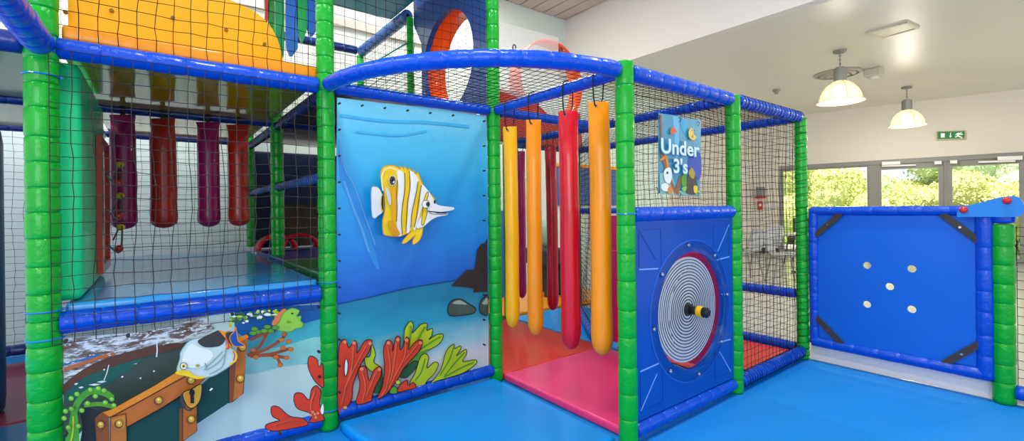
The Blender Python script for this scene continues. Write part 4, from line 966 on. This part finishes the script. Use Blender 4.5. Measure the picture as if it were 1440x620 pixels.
# magenta partition inside, and things inside the cage
mp_ = thing('partition_panel', (.62, Y5, .1), 'magenta board partition inside the cage behind the right orange roller', 'panel')
obj('board', nbox(.06, X4-.06, Y5-.015, Y5+.015, .115, PZ-.03, .004), MAGENTA, mp_)
b = bmesh.new()
prism(b, [(.1, Y5-.017, .9), (.34, Y5-.017, .9), (.34, Y5-.017, .905), (.1, Y5-.017, .905)], (0, -.001, 0)); obj('routed_mark', b, mat('pink_route', 'f080b0', .4), mp_)
b = bmesh.new(); cyl(b, (.13, Y5-.015, .6), (.13, Y5-.05, .6), .012); obj('bolt', b, GALV, mp_)
padded('padded_stub', [(1.07, 1.28, .07), (1.07, 1.28, .33)], .05, mat('bottle_green_vinyl', '0a5a44', .35, .3, .2, 20), 'short dark green padded stub behind the right spinner panel post', 'pad', None, .09)
matbox('wall_pad', -1.62, -1.46, Y6+.5, Y6+1.1, .0, 1.15, mat('mid_blue_pad', '1464ac', .45, .2, .1, 5), 'blue upright pad at the back between the red and orange rollers', 'pad')
matbox('wall_pad', -2.5, -2.3, 1.5, 1.9, .0, 1.25, mat('mid_blue_pad2', '1b74c0', .45, .2, .1, 5), 'blue upright pad at the back just right of the purple roller', 'pad')
matbox('wall_pad', LW+.02, LW+.1, 3.6, 5.4, 1.32, 2.0, mat('slate_pad', '4668a0', .5), 'slate blue wall pad with an orange top seen left of the thick green post', 'pad')
matbox('wall_trim', LW+.02, LW+.11, 3.6, 5.4, 2.0, 2.06, MATORANGE, 'orange strip along the top of the slate blue wall pad', 'trim')
# soft toy-like pale cushion piled at the back
bm = bmesh.new(); bmesh.ops.create_icosphere(bm, subdivisions=3, radius=.14); bm.transform(Matrix.Translation((-2.1, 2.35, .75)) @ Matrix.Diagonal((1, .8, 1.4, 1)))
o = obj('cushion', bm, mat('pale_green_cushion', '9cc4a8', .6), smooth=True); centre(o); o.location.z = .72; tag(o, 'pale green cushion seen between the two red rollers', 'cushion')
bm = bmesh.new(); box(bm, -2.35, -1.85, 2.15, 2.55, .5, .715, .02); box(bm, -2.3, -2.24, 2.2, 2.25, .06, .5); box(bm, -1.96, -1.9, 2.2, 2.25, .06, .5); box(bm, -2.3, -2.24, 2.45, 2.5, .06, .5); box(bm, -1.96, -1.9, 2.45, 2.5, .06, .5)
o = obj('bench', bm, mat('slate_bench', '3c4650', .5)); centre(o); tag(o, 'dark slate bench at the back between the two red rollers', 'bench')

# ------------------------------------------------------------------ gate
gt = thing('gate', (1.32, Y6, .1), 'blue padded gate with five round holes in its board', 'gate')
gx0, gx1, gz0, gz1, gy = 1.302, 2.285, .165, 1.225, Y6
def holes():
    hs = []
    for px, py in ((1219, 373), (1282, 378), (1251, 403), (1219, 428), (1282, 435)):
        hs.append(circle(at(px, py, 'y', gy-.01), .026, (1, 0, 0), (0, 0, 1), 24))
    return hs
obj('board', prism(bmesh.new(), [(gx0, gy-.01, gz0), (gx1, gy-.01, gz0), (gx1, gy-.01, gz1), (gx0, gy-.01, gz1)], (0, .02, 0), 0, holes()), GBOARD, gt)
def gtube(p0, p1, r, nm, lab=None):
    t = padded('x', [p0, p1], r, BLUE, nm+str(p0), 'x', None, .14, dip=.92)
    sl = [c for c in t.children if c.name.startswith('vinyl_sleeve')][0]; pl = Vector(t.location)
    for c in list(t.children): 
        if c != sl: bpy.data.objects.remove(c)
    sl.data.transform(Matrix.Translation(pl-Vector(gt.location))); sl.parent = gt; sl.name = nm; bpy.data.objects.remove(t)
gtube((gx0, gy, gz0-.02), (gx0, gy, gz1+.02), .036, 'padded_edge'); gtube((gx1, gy, gz0-.03), (gx1, gy, gz1-.03), .045, 'padded_edge')
gtube((gx0-.02, gy-.005, gz1), (gx1+.02, gy-.005, gz1), .034, 'padded_edge'); gtube((gx0-.02, gy-.003, gz0), (gx1+.03, gy-.003, gz0), .04, 'padded_edge')
for cxx, czz, sx, sz in ((gx0, gz1, 1, -1), (gx1, gz1, -1, -1), (gx0, gz0, 1, 1), (gx1, gz0, -1, 1)):
    b = bmesh.new(); L_ = .2; wv = .035
    p = Vector((cxx+sx*.02, gy-.03, czz+sz*L_)); q = Vector((cxx+sx*L_, gy-.03, czz+sz*.02)); t = (q-p).normalized(); s = Vector((-t.z, 0, t.x))*wv/2*1.2
    prism(b, [p-s, q-s, q+s, p+s], (0, .006, 0)); sobj = obj('corner_strap', b, STRAP, gt)
    mid = (p+q)/2; b = bmesh.new(); cyl(b, mid+Vector((0, -.006, 0)), mid, .008, 12); obj('bolt', b, METAL, sobj)
bm = bmesh.new()
o_ = [(1.255, 0), (2.32, 0), (2.32, 1.17), (2.30, 1.17), (2.30, .2), (2.27, .125), (1.33, .125), (1.275, .2), (1.275, 1.2), (1.255, 1.2)]
prism(bm, [(x, Y6+.05, z) for x, z in o_], (0, .02, 0)); o = obj('gate_surround', bm, WBOARD); centre(o); tag(o, 'white board surround with a threshold strip under the blue gate', 'board')
bm = nbox(2.36, 3.6, Y6+.07, Y6+.09, 0, .07); o = obj('threshold_board', bm, WBOARD); centre(o); tag(o, 'white low board behind the net right of the gate post', 'board')
lt = thing('gate_latch', at(1395, 300, 'y', Y6-.06), 'light blue gate latch board with two red bolts', 'latch')
lp = smooth_line([(1346, 305), (1346, 298), (1352, 292), (1362, 289), (1385, 283), (1408, 277), (1428, 276), (1436, 281), (1441, 292), (1436, 303), (1430, 305)], 4)
obj('board', prism(bmesh.new(), [at(x, y, 'y', Y6-.085) for x, y in lp], (0, .02, 0)), LBOARD, lt)
for px, py in ((1355, 295), (1416, 282)):
    p = at(px, py, 'y', Y6-.085); b = bmesh.new(); tube(b, [p+Vector((0, 0, 0)), p+Vector((0, -.008, 0)), p+Vector((0, -.02, 0)), p+Vector((0, -.024, 0))], [.022, .022, .016, .006], 20); obj('bolt_cap', b, RPLAS, lt)

# ------------------------------------------------------------------ low ceiling fittings
def pend(px, py, label, pt=None):
    p = pt or at(px, py, 'z', CZ); x, y = p.x, p.y
    r = thing('pendant_lamp', (x, y, CZ), label, 'lamp', 'glass dome pendant lamps')
    lamp('pendant_light', 'POINT', (x, y, CZ-.86), (0, 0, 0), 50, (1, .94, .84), shadow_soft_size=.12)
    b = bmesh.new(); tube(b, [(x, y, CZ), (x, y, CZ-.03), (x, y, CZ-.04)], [.085, .085, .06], 24); obj('canopy', b, GALV, r)
    b = bmesh.new(); z = CZ-.04; i = 0
    b2 = []
    tube(b, [(x, y, CZ-.04), (x, y, CZ-.27)], .006, 8)
    for i in range(8):
        zz = CZ-.05-i*.03; tube(b, [(x+math.cos(a)*.011*(i % 2), y+math.cos(a)*.011*((i+1) % 2), zz+math.sin(a)*.017) for a in [j*PI/4 for j in range(9)]], .0035, 6)
    obj('chain', b, GALV, r)
    b = bmesh.new(); cyl(b, (x, y, CZ-.27), (x, y, CZ-.46), .082, 28); cyl(b, (x, y, CZ-.25), (x, y, CZ-.27), .05, 20); obj('lamp_holder', b, GALV, r)
    n = 40; prof = [(.07, -.455), (.1, -.47), (.17, -.52), (.225, -.59), (.26, -.67), (.275, -.745), (.3, -.76), (.3, -.772), (.268, -.765), (.252, -.67), (.215, -.595), (.16, -.53), (.09, -.48), (.07, -.468)]
    b = bmesh.new(); rs = [[b.verts.new((x+math.cos(2*PI*i/n)*q, y+math.sin(2*PI*i/n)*q, CZ+zz)) for i in range(n)] for q, zz in prof]
    for a, c in zip(rs, rs[1:]):
        for i in range(n): b.faces.new((a[i], a[(i+1) % n], c[(i+1) % n], c[i]))
    obj('glass_shade', b, SHADE, r, smooth=True)
    b = bmesh.new()
    for k in range(4):
        a = k*PI/2+.6; tube(b, [(x+math.cos(a)*q, y+math.sin(a)*q, CZ+zz) for q, zz in ((.08, -.455), (.175, -.515), (.23, -.585), (.266, -.67), (.28, -.745), (.302, -.766))], .005, 6)
    ring = [(x+math.cos(2*PI*i/n)*.302, y+math.sin(2*PI*i/n)*.302, CZ-.766) for i in range(n+1)]; tube(b, ring, .006, 6)
    obj('shade_frame', b, mat('pale_metal', 'd8cfa8', .4, metal=.3), r)
    b = bmesh.new(); bmesh.ops.create_uvsphere(b, u_segments=20, v_segments=14, radius=.085); b.transform(Matrix.Translation((x, y, CZ-.6))@Matrix.Diagonal((1, 1, 1.3, 1))); obj('bulb', b, BULB, r, smooth=True)
SHADE = mat('lit_glass_shade', 'fff6dc', .3, trans=.4, ior=1.2, emit='fff0c4', estr=.16)
BULB = mat('lamp_bulb', 'fff6dc', .4, emit='fff2cc', estr=3.5)
pend(1181, 71, 'larger lit glass dome pendant lamp nearer the play frame')
pend(1275, 122, 'smaller lit glass dome pendant lamp nearer the green exit sign')
for xx, yy_, ll in ((3.6, 5.6, 'added unseen dome pendant lamp nearest the camera side of the cafe'), (3.9, 9.0, 'added unseen dome pendant lamp by the right end of the glazing')):  # two out-of-view pendants added to brighten the low room
    q_ = CAM+(Vector((xx, yy_, CZ))-CAM)
    pend(0, 0, ll, pt=q_)
# ceiling hatch / ac panel
q = [at(px, py, 'z', CZ-.001) for px, py in ((1217, 45), (1276, 30), (1293, 38), (1240, 53))]
def quad_in(q, t):
    c = sum(q, Vector())/4; return [p.lerp(c, t) for p in q]
r = thing('ceiling_hatch', sum(q, Vector())/4, 'flat rectangular light panel set in the low ceiling', 'ceiling light')
obj('frame', prism(bmesh.new(), q, (0, 0, -.02), 0, [quad_in(q, .16)]), mat('panel_frame', 'd8d2bc', .5), r); obj('diffuser', prism(bmesh.new(), quad_in(q, .16), (0, 0, -.012)), mat('panel_diffuser', 'e2dcc4', .4), r)
# spoked ceiling fan-like diffuser behind first lamp
c = at(1178, 103, 'z', CZ); r = thing('ceiling_diffuser', (c.x, c.y, CZ), 'thin slatted air diffuser on the ceiling behind the larger pendant lamp', 'vent')
for k, rad in enumerate((.36, .27, .18)):
    b = bmesh.new(); n = 40; rs = [[b.verts.new((c.x+math.cos(2*PI*i/n)*q, c.y+math.sin(2*PI*i/n)*q, CZ+zz)) for i in range(n)] for q, zz in ((rad, -.01-k*.02), (rad-.06, -.035-k*.02), (rad-.065, -.03-k*.02), (rad-.005, -.004-k*.02))]
    for a in range(4):
        for i in range(n): b.faces.new((rs[a][i], rs[a][(i+1) % n], rs[(a+1) % 4][(i+1) % n], rs[(a+1) % 4][i]))
    obj('vane_ring', b, mat('vent_white', 'b4ae9c', .5), r)
b = bmesh.new(); cyl(b, (c.x, c.y, CZ), (c.x, c.y, CZ-.07), .1); obj('hub', b, MATS['vent_white'], r)
c = at(1229, 97, 'z', CZ); r = thing('ceiling_sensor', (c.x, c.y, CZ), 'boxy white sensor unit on the ceiling between the two pendant lamps', 'sensor')
obj('housing', nbox(c.x-.12, c.x+.12, c.y-.12, c.y+.12, CZ-.13, CZ, .02), mat('sensor_white', 'c4beac', .5), r)
b = bmesh.new(); cyl(b, (c.x, c.y, CZ-.13), (c.x, c.y, CZ-.18), .07); obj('sensor_eye', b, mat('sensor_pale', 'dcd8cc', .4), r)
c = at(1092, 126, 'z', CZ); b = bmesh.new(); tube(b, [(c.x, c.y, CZ), (c.x, c.y, CZ-.03), (c.x, c.y, CZ-.06), (c.x, c.y, CZ-.09)], [.07, .07, .04, .03], 20); o = obj('smoke_detector', b, mat('detector', '9a9280', .5)); centre(o); tag(o, 'small round smoke detector on the ceiling above the cage corner', 'detector')
# exit sign on the far wall
def wallpt(px, py, off=-.03):
    d = FW*F_PX + RT*(px-720) - UP*(py-310-CYO); t = ((FA+FN*off-CAM).dot(FN))/d.dot(FN); return CAM+d*t
r = thing('exit_sign', wallpt(1337, 190), 'green exit sign with white arrow and running figure on the far wall', 'sign')
def wq(x0, y0, x1, y1, off): return [wallpt(x0, y0, off), wallpt(x1, y0-(x1-x0)*.03, off), wallpt(x1, y1-(x1-x0)*.03, off), wallpt(x0, y1, off)]
obj('housing', prism(bmesh.new(), wq(1317, 184.5, 1358, 197.5, -.05), FN*.05), mat('sign_case', 'b4a884', .5), r)
obj('green_face', prism(bmesh.new(), wq(1318.5, 185.5, 1356.5, 195.5, -.054), FN*.004), SIGNG, r)
SW = mat('sign_white', 'dfeae0', .4, emit='dfeae0', estr=.3)
b = bmesh.new(); prism(b, wq(1323, 187.5, 1328.5, 193.5, -.056), FN*.002)
for q in ([(1336, 186.5), (1337.2, 186.5), (1337.2, 191), (1338.6, 191), (1336.6, 193.8), (1334.6, 191), (1336, 191)],
          [(1346, 187), (1349, 186.4), (1351, 188.6), (1354, 188.3), (1354, 189.3), (1350.6, 189.8), (1349.6, 188.8), (1348.6, 190.6), (1351, 191.6), (1354, 193.6), (1353, 194.4), (1349, 192.6), (1347, 191.8), (1345, 193.2), (1342.6, 192.8), (1342.8, 191.9), (1344.6, 191.9), (1346.6, 189.2), (1345, 189), (1344, 190.2), (1343.2, 189.6)]):
    prism(b, [wallpt(x, y, -.056) for x, y in q], FN*.002)
q = [wallpt(1351.4+math.cos(a)*1.1, 186.8+math.sin(a)*1.1, -.056) for a in [i*PI/5 for i in range(10)]]; prism(b, q, FN*.002)
obj('pictogram', b, SW, r)
# fire alarm and call point
r = thing('alarm_sounder', wallpt(1069, 270), 'small grey and red alarm box on the cream wall above the call point', 'alarm')
obj('grey_box', prism(bmesh.new(), wq(1063, 263, 1075, 276, -.08), FN*.08), mat('alarm_grey', '8a8a8c', .5), r); obj('red_base', prism(bmesh.new(), wq(1062, 276, 1076, 279, -.08), FN*.08), RPLAS, r)
r = thing('call_point', wallpt(1069, 288), 'small red fire call point on the cream wall', 'alarm')
obj('red_box', prism(bmesh.new(), wq(1065, 283, 1072, 295, -.06), FN*.06), RPLAS, r); obj('white_face', prism(bmesh.new(), wq(1067, 286, 1070.5, 290, -.064), FN*.004), WHITE, r)
# door closers
gpd = 'white door closers above the glass doors'
for (x0, y0, x1, y1, lab) in ((1240, 227.5, 1266, 232, 'white door closer at the left of the middle glass door'), (1314, 226.5, 1324, 231, 'short white box right of the middle glass door'),
                             (1336, 225.5, 1346, 230, 'short white box left of the right-hand glass door'), (1403, 220, 1438, 225.5, 'long white door closer above the right-hand glass door'), (1376, 226.5, 1428, 229, 'thin white closer arm along the top of the right-hand glass door'), (1240, 232.5, 1288, 234.5, 'thin white closer arm along the top of the middle glass door')):
    o = obj('door_closer', prism(bmesh.new(), wq(x0, y0, x1, y1, -.06 if y1-y0 > 3 else -.02), FN*.06), WHITE); centre(o); tag(o, lab, 'door closer', gpd)

# ------------------------------------------------------------------ chairs and table beyond the cage
CHW = mat('white_chair_shell', 'e2e4e6', .3)
def chair(p, rz, label):
    r = thing('cafe_chair', (0, 0, 0), label, 'chair', 'white cafe chairs beyond the cage')
    prof = [(.21, .43), (.2, .455), (.1, .45), (-.05, .44), (-.16, .45), (-.2, .5), (-.225, .62), (-.25, .76), (-.26, .82)]
    wd = [.18, .2, .21, .215, .21, .2, .21, .2, .15]
    b = bmesh.new(); g_ = []
    for (y, z), w_ in zip(prof, wd):
        g_.append([b.verts.new((w_*s, y+.04*abs(s)**2*(1 if z > .48 else 0), z+.03*abs(s)**2*(1 if z < .5 else 0))) for s in (-1, -.75, -.4, 0, .4, .75, 1)])
    for a, c in zip(g_, g_[1:]):
        for i in range(6): b.faces.new((a[i], a[i+1], c[i+1], c[i]))
    bmesh.ops.solidify(b, geom=b.faces[:], thickness=.012)
    obj('shell', b, CHW, r, smooth=True)
    for sx in (-1, 1):
        for sy in (-1, 1):
            b = bmesh.new(); tube(b, [(sx*.14, sy*.13, .435), (sx*.2, sy*.2, 0.0)], .011, 8); obj('leg', b, GALV, r)
    b = bmesh.new(); tube(b, [(-.14, .13, .43), (.14, .13, .43), (.14, -.13, .43), (-.14, -.13, .43), (-.14, .13, .43)], .008, 6); obj('seat_frame', b, METAL, r)
    r.location = (p.x, p.y, -.012); r.rotation_euler = (0, 0, rz); r.scale = (1.12, 1.12, 1.06); return r
chair(at(1047, 391, 'z', 0), 2.5, 'white cafe chair farther left behind the far right net')
chair(at(1103, 398, 'z', 0), -.9, 'white cafe chair nearest the blue gate, behind the net')
chair(at(1078, 374, 'z', 0), 1.2, 'white cafe chair farthest back against the cream wall')
p = at(1136, 384, 'z', 0); r = thing('cafe_table', (p.x, p.y, -.012), 'white square cafe table half hidden behind the gate side post', 'table')
obj('table_top', nbox(p.x-.35, p.x+.35, p.y-.35, p.y+.35, .71, .74, .008), WHITE, r)
b = bmesh.new(); cyl(b, (p.x, p.y, .01), (p.x, p.y, .71), .03, 16); obj('column', b, DGREY, r)
b = bmesh.new(); box(b, p.x-.28, p.x+.28, p.y-.03, p.y+.03, -.012, .02, .005); box(b, p.x-.03, p.x+.03, p.y-.28, p.y+.28, -.012, .02, .005); obj('foot', b, DGREY, r)
p = at(1124, 374, 'z', 0); r = thing('high_chair', (p.x, p.y, -.012), 'dark grey high chair behind the cafe table', 'chair')
obj('seat', nbox(p.x-.17, p.x+.17, p.y-.17, p.y+.17, .55, .6, .015), DGREY, r); obj('backrest', nbox(p.x-.17, p.x+.17, p.y+.13, p.y+.17, .6, 1.0, .015), DGREY, r)
for sx in (-1, 1):
    for sy in (-1, 1): b = bmesh.new(); tube(b, [(p.x+sx*.15, p.y+sy*.15, .55), (p.x+sx*.22, p.y+sy*.22, -.012)], .015, 8); obj('leg', b, DGREY, r)
# ceiling luminaires of the play hall (above the frame, unseen; some added for light)
for k, (lx, ly) in enumerate(LAMPS):
    r = thing('ceiling_light', (lx, ly, HZ-.01), None, 'ceiling light', 'strip lights on the hall ceiling'); r['label'] = 'unseen long white strip light on the slatted hall ceiling'
    b = bmesh.new(); prism(b, [(lx-.62, ly-.17, 4.6), (lx+.62, ly-.17, 4.6), (lx+.62, ly+.17, 4.6), (lx-.62, ly+.17, 4.6)], (0, 0, .05)); obj('housing', b, WHITE, r)
    obj('diffuser', nbox(lx-.6, lx+.6, ly-.15, ly+.15, 4.59, 4.599), mat('strip_diffuser', 'fffaf0', .4, emit='fffaf0', estr=6), r)
